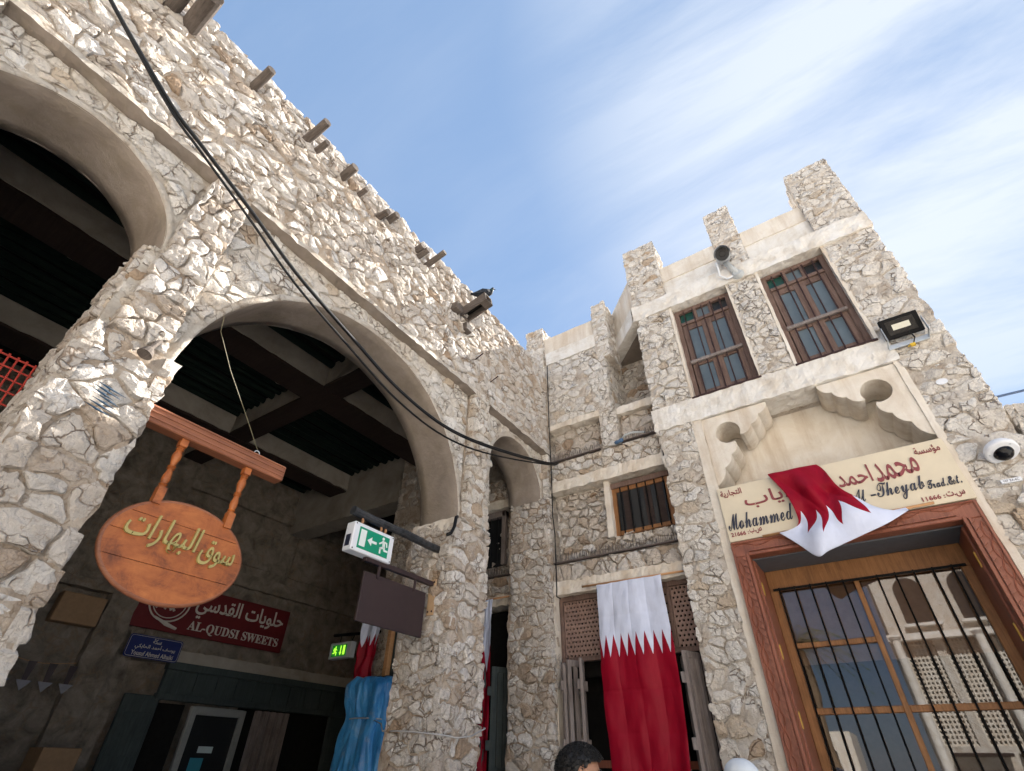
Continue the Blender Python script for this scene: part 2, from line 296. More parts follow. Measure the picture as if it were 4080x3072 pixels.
class MB:
    def __init__(s): s.v, s.f, s.t, s.m, s.uv = [], [], [], [], None
    def add(s, vs, fs, tint=0.5, mi=0):
        k = len(s.v); s.v += [Vector(p) for p in vs]
        for f in fs: s.f.append(tuple(i + k for i in f)); s.t.append(tint); s.m.append(mi)
        return s
    def box(s, x0, x1, y0, y1, z0, z1, mi=0, tint=0.5):
        return s.add([(x0, y0, z0), (x1, y0, z0), (x1, y1, z0), (x0, y1, z0), (x0, y0, z1), (x1, y0, z1), (x1, y1, z1), (x0, y1, z1)],
                     [(0, 3, 2, 1), (4, 5, 6, 7), (0, 1, 5, 4), (1, 2, 6, 5), (2, 3, 7, 6), (3, 0, 4, 7)], tint, mi)
    def fbox(s, fr, u0, u1, v0, v1, n0, n1, mi=0):
        c = [fr(a, b, n) for n in (n0, n1) for a, b in ((u0, v0), (u1, v0), (u1, v1), (u0, v1))]
        return s.add(c, [(0, 3, 2, 1), (4, 5, 6, 7), (0, 1, 5, 4), (1, 2, 6, 5), (2, 3, 7, 6), (3, 0, 4, 7)], 0.5, mi)
    def prism(s, fr, pts, n0, n1, mi=0):      # pts counter-clockwise in (u, v)
        a = sum(pts[i][0] * pts[(i + 1) % len(pts)][1] - pts[(i + 1) % len(pts)][0] * pts[i][1] for i in range(len(pts)))
        if a < 0: pts = pts[::-1]
        n = len(pts); vs = [fr(a, b, n0) for a, b in pts] + [fr(a, b, n1) for a, b in pts]
        fs = [tuple(range(n - 1, -1, -1)), tuple(range(n, 2 * n))] + [(i, (i + 1) % n, n + (i + 1) % n, n + i) for i in range(n)]
        return s.add(vs, fs, 0.5, mi)
    def tube(s, pts, r, n=8, cap=True, mi=0):
        pts = [Vector(p) for p in pts]; rs = r if isinstance(r, (list, tuple)) else [r] * len(pts)
        k = len(s.v); up = None
        for i, p in enumerate(pts):
            d = (pts[min(i + 1, len(pts) - 1)] - pts[max(i - 1, 0)]).normalized()
            if up is None: up = d.orthogonal().normalized()
            else:
                up = (up - d * up.dot(d))
                up = up.normalized() if up.length > 1e-5 else d.orthogonal().normalized()
            w = d.cross(up)
            for j in range(n):
                a = 2 * math.pi * j / n; s.v.append(p + (up * math.cos(a) + w * math.sin(a)) * rs[i])
        def F(f): s.f.append(f); s.t.append(0.5); s.m.append(mi)
        for i in range(len(pts) - 1):
            for j in range(n):
                a, b = k + i * n + j, k + i * n + (j + 1) % n; F((a, b, b + n, a + n))
        if cap:
            F(tuple(k + j for j in range(n - 1, -1, -1))); e = k + (len(pts) - 1) * n; F(tuple(e + j for j in range(n)))
        return s
    def lathe(s, base, axis, prof, n=16, mi=0):   # prof: (distance along axis, radius)
        base = Vector(base); axis = Vector(axis).normalized()
        return s.tube([base + axis * h for h, _ in prof], [max(r, 1e-4) for _, r in prof], n, True, mi)
    def grid(s, fn, nu, nv, mi=0, uv=False):
        k = len(s.v)
        for j in range(nv + 1):
            for i in range(nu + 1): s.v.append(Vector(fn(i / nu, j / nv)))
        if uv:
            if s.uv is None: s.uv = {}
            for j in range(nv + 1):
                for i in range(nu + 1): s.uv[k + j * (nu + 1) + i] = uv(i / nu, j / nv) if callable(uv) else (i / nu, j / nv)
        for j in range(nv):
            for i in range(nu):
                a = k + j * (nu + 1) + i; s.f.append((a, a + 1, a + nu + 2, a + nu + 1)); s.t.append(0.5); s.m.append(mi)
        return s
    def build(s, name, mats, parent=None, origin=None, bevel=0.0, smooth=False, kind=None, label=None):
        if not isinstance(mats, (list, tuple)): mats = [mats]
        if parent is not None: off = ORG[parent]
        else: off = Vector(origin) if origin is not None else Vector((0, 0, 0))
        me = bpy.data.meshes.new(name)
        me.from_pydata([p - off for p in s.v], [], s.f)
        at = me.attributes.new('tint', 'FLOAT', 'FACE'); at.data.foreach_set('value', s.t)
        me.polygons.foreach_set('material_index', s.m)
        if s.uv is not None:
            ul = me.uv_layers.new(name='UVMap')
            for lp in me.loops: ul.data[lp.index].uv = s.uv.get(lp.vertex_index, (0, 0))
        for m in mats: me.materials.append(m)
        if bevel:
            bm = bmesh.new(); bm.from_mesh(me)
            bmesh.ops.remove_doubles(bm, verts=bm.verts, dist=1e-5)
            ed = [e for e in bm.edges if len(e.link_faces) == 2 and e.calc_face_angle(0) > 0.5]
            bmesh.ops.bevel(bm, geom=ed, offset=bevel, segments=1, affect='EDGES', clamp_overlap=True)
            bm.to_mesh(me); bm.free()
        if smooth: me.polygons.foreach_set('use_smooth', [True] * len(me.polygons))
        me.update()
        o = bpy.data.objects.new(name, me); COL.objects.link(o)
        if parent is not None: o.parent = parent
        else: o.location = off
        ORG[o] = off; LAST[0] = o
        if kind: o['kind'] = kind
        if label: o['label'] = label
        return o
def thing(name, label, cat, loc, group=None):
    o = bpy.data.objects.new(name, None); COL.objects.link(o); o.location = loc; o.empty_display_size = 0.1
    ORG[o] = Vector(loc); o['label'] = label; o['category'] = cat
    if group: o['group'] = group
    return o
def tag(o, label, cat, group=None):
    o['label'] = label; o['category'] = cat
    if group: o['group'] = group
    return o
def nz(p, f, seed=0.0): return noise.noise_vector(Vector(p) * f + Vector((seed, seed * 1.7, -seed)))
def rough_shift(p, amp, f=9.0, seed=0.0): return Vector(p) + nz(p, f, seed) * amp + nz(p, f * 2.7, seed + 5) * (amp * 0.5)
def rough_box(mb, x0, x1, y0, y1, z0, z1, res=0.06, amp=0.012, f=9.0, skip='', seed=0.0):
    """box of gridded faces whose points all shift by one noise field, so edges stay closed and look hand-laid"""
    c = {'x': (x0, x1), 'y': (y0, y1), 'z': (z0, z1)}
    def face(fixed, val, a, b, flip):
        na = max(1, int((c[a][1] - c[a][0]) / res)); nb = max(1, int((c[b][1] - c[b][0]) / res))
        def fn(u, v):
            d = {fixed: val, a: c[a][0] + (c[a][1] - c[a][0]) * (1 - u if flip else u), b: c[b][0] + (c[b][1] - c[b][0]) * v}
            return rough_shift((d['x'], d['y'], d['z']), amp, f, seed)
        mb.grid(fn, na, nb)
    if '-x' not in skip: face('x', x0, 'y', 'z', True)
    if '+x' not in skip: face('x', x1, 'y', 'z', False)
    if '-y' not in skip: face('y', y0, 'x', 'z', False)
    if '+y' not in skip: face('y', y1, 'x', 'z', True)
    if '-z' not in skip: face('z', z0, 'x', 'y', True)
    if '+z' not in skip: face('z', z1, 'x', 'y', False)
    return mb

# text: the built-in fonts, Arabic written with its joined letter shapes
def AR(*codes): return ''.join(chr(c) for c in reversed(codes))
def script_caps(t):
    o = ''
    for ch in t:
        if 'A' <= ch <= 'Z': o += chr(0x1D4D0 + ord(ch) - 65)
        elif 'a' <= ch <= 'z': o += chr(0x1D4EA + ord(ch) - 97)
        else: o += ch
    return o
def bold_serif(t): return ''.join(chr(0x1D400 + ord(c) - 65) if 'A' <= c <= 'Z' else c for c in t)
def text_mb(mb, body, fr, u0, u1, v0, v1, n0, n1, weight=0.0, mi=0, skew=0.0, rise=0.0):
    c = bpy.data.curves.new('txt', 'FONT'); c.body = body; c.size = 1; c.extrude = 0.5; c.offset = weight; c.resolution_u = 3
    o = bpy.data.objects.new('txt', c); COL.objects.link(o)
    dg = bpy.context.evaluated_depsgraph_get(); me = o.evaluated_get(dg).to_mesh()
    xs = [v.co.x for v in me.vertices]; ys = [v.co.y for v in me.vertices]
    if xs:
        xa, xb, ya, yb = min(xs), max(xs), min(ys), max(ys)
        vs = []
        for v in me.vertices:
            a = (v.co.x - xa) / (xb - xa); b = (v.co.y - ya) / (yb - ya)
            vs.append(fr(u0 + (u1 - u0) * a + skew * (b - 0.5) * (v1 - v0), v0 + (v1 - v0) * b + rise * (a - 0.5), n0 + (n1 - n0) * (v.co.z + 0.5)))
        mb.add(vs, [tuple(p.vertices) for p in me.polygons], 0.5, mi)
    o.evaluated_get(dg).to_mesh_clear(); bpy.data.objects.remove(o); bpy.data.curves.remove(c)
    return mb

# ------------------------------------------------------------------ rubble stones
def clip(poly, nx, ny, d):
    out = []; n = len(poly)
    for i in range(n):
        a = poly[i]; b = poly[(i + 1) % n]; da = a[0] * nx + a[1] * ny - d; db = b[0] * nx + b[1] * ny - d
        if da <= 0: out.append(a)
        if (da < 0 < db) or (db < 0 < da):
            t = da / (da - db); out.append((a[0] + (b[0] - a[0]) * t, a[1] + (b[1] - a[1]) * t))
    return out
def cells(u0, u1, v0, v1, su, sv, rng, drop=0.13, add=0.22):
    k = su / sv; Wd = u1 - u0; Hd = (v1 - v0) * k; s = su
    cols = max(1, round(Wd / s)); rows = max(1, round(Hd / s)); sx = Wd / cols; sy = Hd / rows
    sites = []
    for j in range(-1, rows + 1):
        for i in range(-1, cols + 1):
            if rng.random() < drop and 0 <= i < cols: continue
            x = (i + 0.5 + (0.25 if j % 2 else -0.25) + rng.uniform(-0.34, 0.34)) * sx; y = (j + 0.5 + rng.uniform(-0.33, 0.33)) * sy
            sites.append((x, y))
            if rng.random() < add: sites.append((x + rng.choice((-1, 1)) * rng.uniform(0.4, 0.6) * sx, y + rng.uniform(-0.5, 0.5) * sy))
    bk = {}
    for q in sites: bk.setdefault((int(q[0] // s), int(q[1] // s)), []).append(q)
    out = []
    for p in sites:
        if not (-0.3 * s < p[0] < Wd + 0.3 * s and -0.3 * s < p[1] < Hd + 0.3 * s): continue
        poly = [(max(0, p[0] - 2 * s), max(0, p[1] - 2 * s)), (min(Wd, p[0] + 2 * s), max(0, p[1] - 2 * s)), (min(Wd, p[0] + 2 * s), min(Hd, p[1] + 2 * s)), (max(0, p[0] - 2 * s), min(Hd, p[1] + 2 * s))]
        bi, bj = int(p[0] // s), int(p[1] // s)
        for gi in range(bi - 3, bi + 4):
            for gj in range(bj - 3, bj + 4):
                for q in bk.get((gi, gj), ()):
                    if q is p: continue
                    nx, ny = q[0] - p[0], q[1] - p[1]
                    if nx * nx + ny * ny > 16 * s * s: continue
                    poly = clip(poly, nx, ny, (q[0] ** 2 + q[1] ** 2 - p[0] ** 2 - p[1] ** 2) / 2)
                    if len(poly) < 3: break
                if len(poly) < 3: break
            if len(poly) < 3: break
        if len(poly) >= 3: out.append([(u0 + a, v0 + b / k) for a, b in poly])
    return out
def area_c(poly):
    A = cx = cy = 0.0
    for i in range(len(poly)):
        x0, y0 = poly[i]; x1, y1 = poly[(i + 1) % len(poly)]; c = x0 * y1 - x1 * y0; A += c; cx += (x0 + x1) * c; cy += (y0 + y1) * c
    if abs(A) < 1e-9: return 0, poly[0]
    return A / 2, (cx / (3 * A), cy / (3 * A))
def stone(fr, poly, depth, gap, rng, tint, calm=1.0):
    """one hewn stone: a chipped, tilted front over a broken outline, sunk into the mortar at the back"""
    A, c = area_c(poly)
    if A < 0.0010: return None
    size = math.sqrt(A); pts = []
    for i in range(len(poly)):
        p0, p1, p2 = poly[i - 1], poly[i], poly[(i + 1) % len(poly)]
        t0, t1 = rng.uniform(0.05, 0.17), rng.uniform(0.05, 0.17)
        pts.append((p1[0] + (p0[0] - p1[0]) * t0, p1[1] + (p0[1] - p1[1]) * t0)); pts.append((p1[0] + (p2[0] - p1[0]) * t1, p1[1] + (p2[1] - p1[1]) * t1))
        L = math.hypot(p2[0] - p1[0], p2[1] - p1[1])
        for m in ((rng.uniform(0.28, 0.40), rng.uniform(0.60, 0.72)) if L > 0.085 else (rng.uniform(0.4, 0.6),) if L > 0.04 else ()):
            o = rng.uniform(-0.03, 0.012) * size
            mx, my = p1[0] + (p2[0] - p1[0]) * m, p1[1] + (p2[1] - p1[1]) * m; kx, ky = mx - c[0], my - c[1]; kl = math.hypot(kx, ky) or 1e-6
            pts.append((mx + kx / kl * o, my + ky / kl * o))
    ring = []
    for a, b in pts:
        q = fr(a, b, 0) * 8.5; q2 = fr(a, b, 0) * 21.0                # neighbours bend alike, so the joints wander
        a += 0.026 * noise.noise(q) + 0.009 * noise.noise(q2); b += 0.022 * noise.noise(q + Vector((31, 7, 19))) + 0.009 * noise.noise(q2 + Vector((5, 9, 2)))
        da, db = a - c[0], b - c[1]; L = math.hypot(da, db) or 1e-6
        k = max(0.3, 1 - gap * rng.uniform(0.1, 2.4) / L) * rng.uniform(0.94, 1.03); ring.append((da * k, db * k))
    n = len(ring)
    tx, ty = rng.gauss(0, 0.11) * calm, rng.gauss(0, 0.11) * calm; d = depth * rng.uniform(0.74, 1.18)
    ph = rng.uniform(0, 6.28); rx, ry = math.cos(ph), math.sin(ph); rid = rng.uniform(-0.05, 0.22) * calm; off = rng.uniform(-0.25, 0.25) * size   # a broken ridge across the face
    cut = rng.uniform(-0.1, 0.4) * size; ca, sa = math.cos(ph + 1.3), math.sin(ph + 1.3); ck = rng.uniform(0.0, 0.5) * calm                  # one chipped corner
    def h(x, y):
        p = fr(c[0] + x, c[1] + y, 0)
        z = d + tx * x + ty * y - abs(x * rx + y * ry - off) * rid - max(0, x * ca + y * sa - cut) * ck
        return z + d * 0.20 * noise.noise(p * 13) + d * 0.16 * noise.noise(p * 33 + Vector((7, 1, 3)))
    mb = MB(); vs = []
    for sc_, top, js in ((1.03, -1, 0.0), (1.0, 0.66, 0.015), (0.93, 0.95, 0.03), (0.66, 1.0, 0.07), (0.33, 1.0, 0.10)):
        for a, b in ring:
            k = sc_ * (1 + rng.uniform(-js, js)); x, y = a * k, b * k
            z = -0.03 if top < 0 else max(0.002, h(x, y) * top)
            vs.append(fr(c[0] + x, c[1] + y, z))
    vs.append(fr(c[0], c[1], max(0.004, h(0, 0))))
    fs = [(r * n + i, r * n + (i + 1) % n, (r + 1) * n + (i + 1) % n, (r + 1) * n + i) for r in range(4) for i in range(n)]
    fs += [(4 * n + i, 4 * n + (i + 1) % n, 5 * n) for i in range(n)]
    mb.add(vs, fs, tint); cw = fr(c[0], c[1], d)
    vec = cw - EYE; zc = vec.dot(CF); score = 0
    if zc > 0.2:
        px, py = vec.dot(CR) / zc * FOC, vec.dot(CU) / zc * FOC
        if abs(px) < 0.52 and abs(py) < 0.40: score = A * max(0.05, -vec.normalized().dot(fr.n)) / vec.length_squared
    return score, mb
STONES = {}
def lay(owner, part, fr, u0, u1, v0, v1, su, sv, depth, gap, seed, mask=None, mat=None, tint=(0.6, 0.24), fade=None, drop=0.13, add=0.22, calm=1.0):
    rng = random.Random(seed)
    for poly in cells(u0, u1, v0, v1, su, sv, rng, drop, add):
        if mask:
            poly = mask(poly)
            if not poly: continue
        A, c = area_c(poly)
        d = depth * (fade(c[0], c[1]) if fade else 1.0)
        t = min(1, max(0, rng.gauss(*tint)));
        if rng.random() < 0.045: t = rng.uniform(0.02, 0.2)
        r = stone(fr, poly, d, gap * (fade(c[0], c[1]) * 0.5 + 0.5 if fade else 1), rng, t, calm)
        if r: STONES.setdefault(owner, []).append((r[0], r[1], part, mat or M_STONE))
def place_stones(owner, root, restname, limit=300):
    L = sorted(STONES[owner], key=lambda q: -q[0])
    for sc_, mb, part, mat in L[:limit]: mb.build('stone', mat, part)
    rest = {}
    mbr = MB(); mats = []
    for sc_, mb, part, mat in L[limit:]:
        if mat not in mats: mats.append(mat)
        mbr.add(mb.v, mb.f, mb.t[0], mats.index(mat))
    if mbr.f: mbr.build(restname, mats, root, kind='stuff')

# ------------------------------------------------------------------ ground
g = MB().box(-400, 400, -400, 400, -0.3, 0.0).build('ground', M_GROUND); g['kind'] = 'structure'

# ================================================================== ARCADE BUILDING (left, faces +X)
XF, XP, XB = -3.0, -3.10, -3.60          # stone face, recessed arch panels, inner face of the wall
LEDGE, ROOF = 5.12, 6.68
arc = thing('arcade_building', 'long rubble stone arcade with round arches on the left, wooden poles along its roofline', 'building', (-6.0, 1.0, 0.0))
up = rough_box(MB(), XB, XF - 0.018, -3.6, 5.40, 5.16, ROOF - 0.05, 0.045, 0.024, 5.5).build('upper_wall', M_MORTAR, arc)
def fadeY(u, v): return 1.0 - 0.40 * min(1, max(0, (u - 2.6) / 1.6))
lay('arc', up, FX(XF - 0.05), -2.7, 3.0, 5.17, ROOF, 0.17, 0.108, 0.062, 0.005, 11, fade=fadeY, drop=0.22, add=0.40, calm=0.8)
lay('arc', up, FX(XF - 0.035), 3.0, 5.37, 5.17, ROOF, 0.155, 0.10, 0.056, 0.005, 12, fade=fadeY, drop=0.2, add=0.3)
lay('arc', up, Fr((0, 0, ROOF - 0.06), (0, 1, 0), (-1, 0, 0), (0, 0, 1)), -2.7, 5.3, 3.0, 3.3, 0.2, 0.15, 0.05, 0.01, 13)

ARCHES = [(-0.27, 0.65, 4.25, -0.91, 0.39), (2.20, 1.43, 3.52, 0.69, 3.63), (4.70, 0.58, 4.46, 3.94, 5.37)]   # centre, radius, spring, panel from, to
def arch_mask(yc, r, zs, m):
    def f(poly):
        o = []; inside = 0
        for a, b in poly:
            da, db = a - yc, b - zs; d = math.hypot(da, db) if db > 0 else abs(da)
            if d < r + m:
                inside += 1
                if db > 0: k = (r + m) / max(d, 1e-4); a, b = yc + da * k, zs + db * k
                else: a = yc + math.copysign(r + m, da)
            o.append((a, b))
        if inside >= len(poly) * 0.7: return None
        A, _ = area_c(o)
        return o if A > 0.004 else None
    return f
for i, (yc, r, zs, y0, y1) in enumerate(ARCHES):
    # panel face with the arch opening, front and back
    ang = sorted(set([math.pi * k / 48 for k in range(49)] + [math.atan2(LEDGE + 0.03 - zs, y1 - yc), math.atan2(LEDGE + 0.03 - zs, y0 - yc)]))
    def outer(a):
        ca, sa = math.cos(a), math.sin(a); t = 1e9
        if sa > 1e-6: t = min(t, (LEDGE + 0.03 - zs) / sa)
        if ca > 1e-6: t = min(t, (y1 + 0.05 - yc) / ca)
        if ca < -1e-6: t = min(t, (y0 - 0.05 - yc) / ca)
        return max(t, r + 0.015)
    mb = MB(); m = 10
    for x, amp in ((XP - 0.012, 0.016), (XB, 0.008)):
        k = len(mb.v)
        for a in ang:
            ro = outer(a)
            for j in range(m + 1):
                rr = r + (ro - r) * j / m; p = Vector((x, yc + rr * math.cos(a), zs + rr * math.sin(a)))
                mb.v.append(rough_shift(p, amp * min(1, j / 2), 11, i))
        for q in range(len(ang) - 1):
            for j in range(m):
                a = k + q * (m + 1) + j; mb.f.append((a, a + m + 1, a + m + 2, a + 1)); mb.t.append(0.5); mb.m.append(0)
    sp = mb.build('spandrel', M_RENDER, arc)
    # smooth plaster soffit of the arch with its pale edge band
    mb = MB(); prof = [(XP - 0.02, 0.060), (XP + 0.000, 0.045), (XP + 0.006, 0.012), (XP - 0.004, 0.0), (XP - 0.12, -0.006), (XP - 0.25, -0.004), (XP - 0.40, -0.004), (XB - 0.015, 0.0), (XB - 0.02, 0.06)]
    low = 0.10 if i == 1 else 0.04
    path = [(yc + math.cos(math.pi), zs - low, math.pi)] ; nA = 56
    k = 0
    pts = []
    for q in range(nA + 5):
        if q < 2: pts.append((math.pi, -low * (2 - q) / 2))
        elif q > nA + 2: pts.append((0.0, -low * (q - nA - 2) / 2))
        else: pts.append((math.pi * (1 - (q - 2) / nA), 0.0))
    for a, dz in pts:
        for x, dr in prof:
            rr = r + dr; p = Vector((x, yc + rr * math.cos(a), zs + rr * math.sin(a) + dz)); mb.v.append(rough_shift(p, 0.007, 6, i + 3) + nz(p, 22, 2.0) * (0.008 if dr > 0.005 else 0.0))
    np_ = len(prof)
    for q in range(len(pts) - 1):
        for j in range(np_ - 1):
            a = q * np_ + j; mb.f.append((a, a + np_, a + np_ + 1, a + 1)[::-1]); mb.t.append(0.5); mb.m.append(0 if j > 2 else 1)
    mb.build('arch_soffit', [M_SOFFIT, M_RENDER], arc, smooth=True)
    lay('arc', sp, FX(XP - 0.012), y0 + 0.01, y1 - 0.01, zs - 0.02, LEDGE, 0.15, 0.10, 0.020, 0.004, 30 + i, mask=arch_mask(yc, r, zs, 0.05), mat=M_STONE2, drop=0.2, add=0.2, tint=(0.7, 0.2))
    # overhanging ledge above the panel
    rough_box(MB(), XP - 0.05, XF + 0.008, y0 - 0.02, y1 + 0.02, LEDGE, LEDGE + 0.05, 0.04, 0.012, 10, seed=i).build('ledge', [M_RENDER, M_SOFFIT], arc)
    under(LAST[0], 1)  # undersides get the plaster darkened for shade
# piers and pilasters: (pier from, to, pier top, pilaster from, to)
for i, (a, b, zt, pa, pb) in enumerate([(-1.35, -0.85, 4.25, -1.25, -0.91), (0.30, 0.78, 3.52, 0.39, 0.69), (3.50, 4.03, 3.52, 3.63, 3.94), (5.28, 5.42, 4.46, 5.30, 5.40)]):
    pier = rough_box(MB(), XB, XF - 0.016, a + 0.016, b - 0.016, 0.0, zt, 0.04, 0.024, 6, seed=i).build('pier', M_MORTAR, arc)
    rough_box(MB(), XB + 0.01, XF - 0.018, pa + 0.018, pb - 0.018, zt - 0.01, LEDGE + 0.04, 0.045, 0.024, 8, seed=i + 9).build('pilaster', M_MORTAR, arc)
    big = 0.215 if i < 2 else 0.165
    lay('arc', pier, FX(XF - 0.05), a, b, 0.0, zt + 0.02, big, big * 0.68, 0.060, 0.005, 50 + i, drop=0.2, add=0.45, calm=0.35 if i < 2 else 0.7)
    lay('arc', pier, FX(XF - 0.045), pa, pb, zt + 0.02, LEDGE + 0.1, big * 0.85, big * 0.7, 0.056 if i < 2 else 0.048, 0.005, 60 + i, mat=M_STONE if i < 2 else M_STONE2, calm=0.45)
    lay('arc', pier, FY(a + 0.045), XB + 0.02, XF - 0.0, 0.0, zt, big, big * 0.68, 0.052, 0.005, 70 + i, calm=0.6)
    if i in (1, 2): lay('arc', pier, FYp(b - 0.045), -XF, -XB, 0.0, zt, big, big * 0.7, 0.055, 0.005, 80 + i)
for y0, y1, z1, side in ((0.315, 0.46, 4.27, 0), (3.90, 4.115, 4.48, 1)):
    q = rough_box(MB(), XB + 0.005, XP + 0.02, y0 + 0.02, y1 - 0.02, 3.46, z1, 0.06, 0.012, 9, seed=y0).build('arch_jamb', M_RENDER, arc)
    lay('arc', q, FX(XP - 0.02), y0, y1, 3.50, z1 - 0.02, 0.14, 0.11, 0.05, 0.005, 90 + side, mat=M_STONE2)
    if not side: lay('arc', q, FY(y0 + 0.03), XB + 0.03, XP, 3.50, z1 - 0.02, 0.16, 0.12, 0.045, 0.005, 92)
# plaster imposts where the arches meet the piers
for (y0, y1, z) in ((0.70, 0.80, 3.48), (3.50, 3.66, 3.47)):
    rough_box(MB(), XB + 0.03, XF - 0.035, y0, y1, z - 0.05, z + 0.07, 0.03, 0.012, 12, seed=z).build('impost', M_PLASTER, arc)
# the part of the long wall left of the picture
rough_box(MB(), XB, XF - 0.02, -3.6, -1.34, 0, 5.2, 0.12, 0.015, 8).build('end_wall', M_RENDER, arc)
# roof and arcade interior
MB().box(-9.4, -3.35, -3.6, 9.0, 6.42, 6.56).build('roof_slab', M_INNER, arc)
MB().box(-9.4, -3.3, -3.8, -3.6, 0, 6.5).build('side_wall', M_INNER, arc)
MB().box(-9.6, -3.0, 9.0, 9.2, 0, 6.6).build('alley_light_stop', M_INNER, arc)  # unseen wall added to keep the sun out of the arcade
MB().box(-3.2, -3.0, 5.75, 9.0, 0, 6.6).build('alley_side_light_stop', M_INNER, arc)  # unseen too, added to shut out light leaking in from the side
mb = MB()                                                    # back wall with the shop opening
rough_box(mb, -9.35, -9.0, -3.6, 3.65, 0.0, 6.42, 0.16, 0.035, 4)
rough_box(mb, -9.35, -9.0, 3.65, 9.0, 2.80, 6.42, 0.16, 0.035, 4)
mb.box(-9.9, -9.85, 3.0, 9.0, 0, 3.0)
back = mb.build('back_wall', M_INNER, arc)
rough_box(MB(), -9.05, -8.86, 2.98, 3.36, 0, 6.4, 0.1, 0.03, 5, seed=4).build('back_pilaster', M_INNER, arc)
for z0, z1, y0, y1, x1 in ((2.80, 2.96, 3.9, 9.0, -8.93), (4.05, 4.26, 3.36, 9.0, -8.90), (5.35, 5.5, 3.36, 9.0, -8.92), (3.5, 3.62, 1.2, 2.98, -8.85)):
    rough_box(MB(), -9.05, x1, y0, y1, z0, z1, 0.09, 0.014, 6, seed=z0).build('wall_band', M_BEAMSIDE if z0 < 3 else M_INNER, arc)
for y0, y1, z0, z1 in ((4.3, 5.3, 4.42, 5.2), (5.7, 6.9, 4.42, 5.2)):      # shallow blind panels
    rough_box(MB(), -9.02, -8.96, y0, y1, z0, z1, 0.1, 0.01, 6, seed=y0).build('blind_panel', M_INNER, arc)
# ceiling beams: plastered sides with dark timber undersides
for (x0, x1, y0, y1) in ((-5.72, -5.22, -3.6, 9.0), (-8.0, -7.5, -3.6, 9.0), (-9.0, -3.6, 3.04, 3.36), (-9.0, -3.6, -1.2, -0.88)):
    h = 0.0 if x1 - x0 < 1 else 0.012
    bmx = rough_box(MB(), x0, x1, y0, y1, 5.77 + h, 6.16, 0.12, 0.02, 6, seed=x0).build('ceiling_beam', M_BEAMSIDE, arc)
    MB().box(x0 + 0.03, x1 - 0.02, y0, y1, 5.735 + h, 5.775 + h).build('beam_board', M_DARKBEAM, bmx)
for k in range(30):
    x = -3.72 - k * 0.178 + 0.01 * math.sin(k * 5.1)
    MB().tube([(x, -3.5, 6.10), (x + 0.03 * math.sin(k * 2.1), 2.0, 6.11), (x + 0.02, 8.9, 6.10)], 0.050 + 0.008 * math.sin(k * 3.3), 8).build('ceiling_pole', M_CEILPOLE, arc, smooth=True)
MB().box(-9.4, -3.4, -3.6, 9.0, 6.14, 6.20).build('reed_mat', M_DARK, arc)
# shopfront in the back wall
sf = MB(); sf.box(-9.02, -8.94, 4.15, 8.8, 2.32, 2.80); sf.box(-9.0, -8.88, 4.12, 8.8, 2.70, 2.80); sf.box(-9.0, -8.90, 4.12, 8.8, 2.32, 2.40)
sf = sf.build('shop_lintel', M_TEAL, arc, bevel=0.006)
for k in range(13): MB().box(-8.945, -8.925, 4.28 + k * 0.34, 4.30 + k * 0.34 + 0.05, 2.40, 2.70).build('slat', M_TEAL, sf)
df = MB(); df.box(-9.0, -8.93, 4.71, 4.80, 0, 2.28); df.box(-9.0, -8.93, 5.52, 5.61, 0, 2.28); df.box(-9.0, -8.93, 4.80, 5.52, 2.18, 2.28)
df = df.build('shop_door_frame', M_ALU, arc, bevel=0.008)
MB().box(-8.985, -8.975, 4.80, 5.52, 0.1, 2.18).build('pane', M_DARKPANE, df)
MB().box(-8.972, -8.970, 5.02, 5.25, 1.72, 1.80).build('notice', M_PAPER, df)
MB().box(-8.972, -8.970, 4.95, 5.15, 1.40, 1.66).build('notice', M_CYAN, df)
for y0, y1 in ((3.72, 4.20), (7.3, 7.8)):
    sh = MB().box(-8.99, -8.93, y0, y1, 0, 2.36).build('shutter_board', M_TEAL, arc, bevel=0.01)
    for z in (0.5, 1.2, 1.9): MB().box(-8.93, -8.915, y0 + 0.05, y1 - 0.05, z - 0.25, z + 0.25).build('panel', M_TEAL, sh, bevel=0.008)
for k in range(5): MB().box(-8.98, -8.90 + 0.01 * (k % 2), 5.78 + k * 0.135, 5.87 + k * 0.135, 0, 2.30).build('upright', M_GREYWOOD, arc, bevel=0.006)
MB().box(-9.2, -9.15, 4.2, 4.7, 0, 2.3).build('dark_inside_sheet', M_DARK, arc)  # near-black sheet standing in for the unlit depth of the shop
MB().box(-9.2, -9.15, 5.6, 9.0, 0, 2.8).build('dark_inside_sheet', M_DARK, arc)  # same dark sheet in place of unlit depth

# roof poles: Y, Z, length, radius, tilt
for (y, z, L, r, dz) in ((-0.50, 6.34, 0.30, 0.055, -0.06), (-0.33, 6.33, 0.42, 0.070, -0.10), (0.21, 6.37, 0.25, 0.040, 0.02), (0.78, 6.37, 0.30, 0.042, 0.03), (0.90, 6.38, 0.16, 0.032, 0.0),
                        (1.26, 6.37, 0.19, 0.046, 0.02), (1.46, 6.37, 0.12, 0.028, 0.0), (1.77, 6.34, 0.15, 0.036, -0.02), (1.91, 6.43, 0.14, 0.042, 0.0),
                        (2.33, 6.39, 0.11, 0.042, 0.02), (2.39, 6.34, 0.15, 0.036, 0.03), (2.55, 6.31, 0.29, 0.036, 0.06)):
    ny = 0.02 * math.sin(y * 9)
    mb = MB().tube([(XF - 0.3, y, z - dz * 0.5), (XF + L * 0.4, y + ny, z + dz * 0.4), (XF + L, y + ny, z + dz)], [r * 1.04, r, r * 0.96], 14)
    mb.build('roof_pole', M_POLE, arc, bevel=0.003)
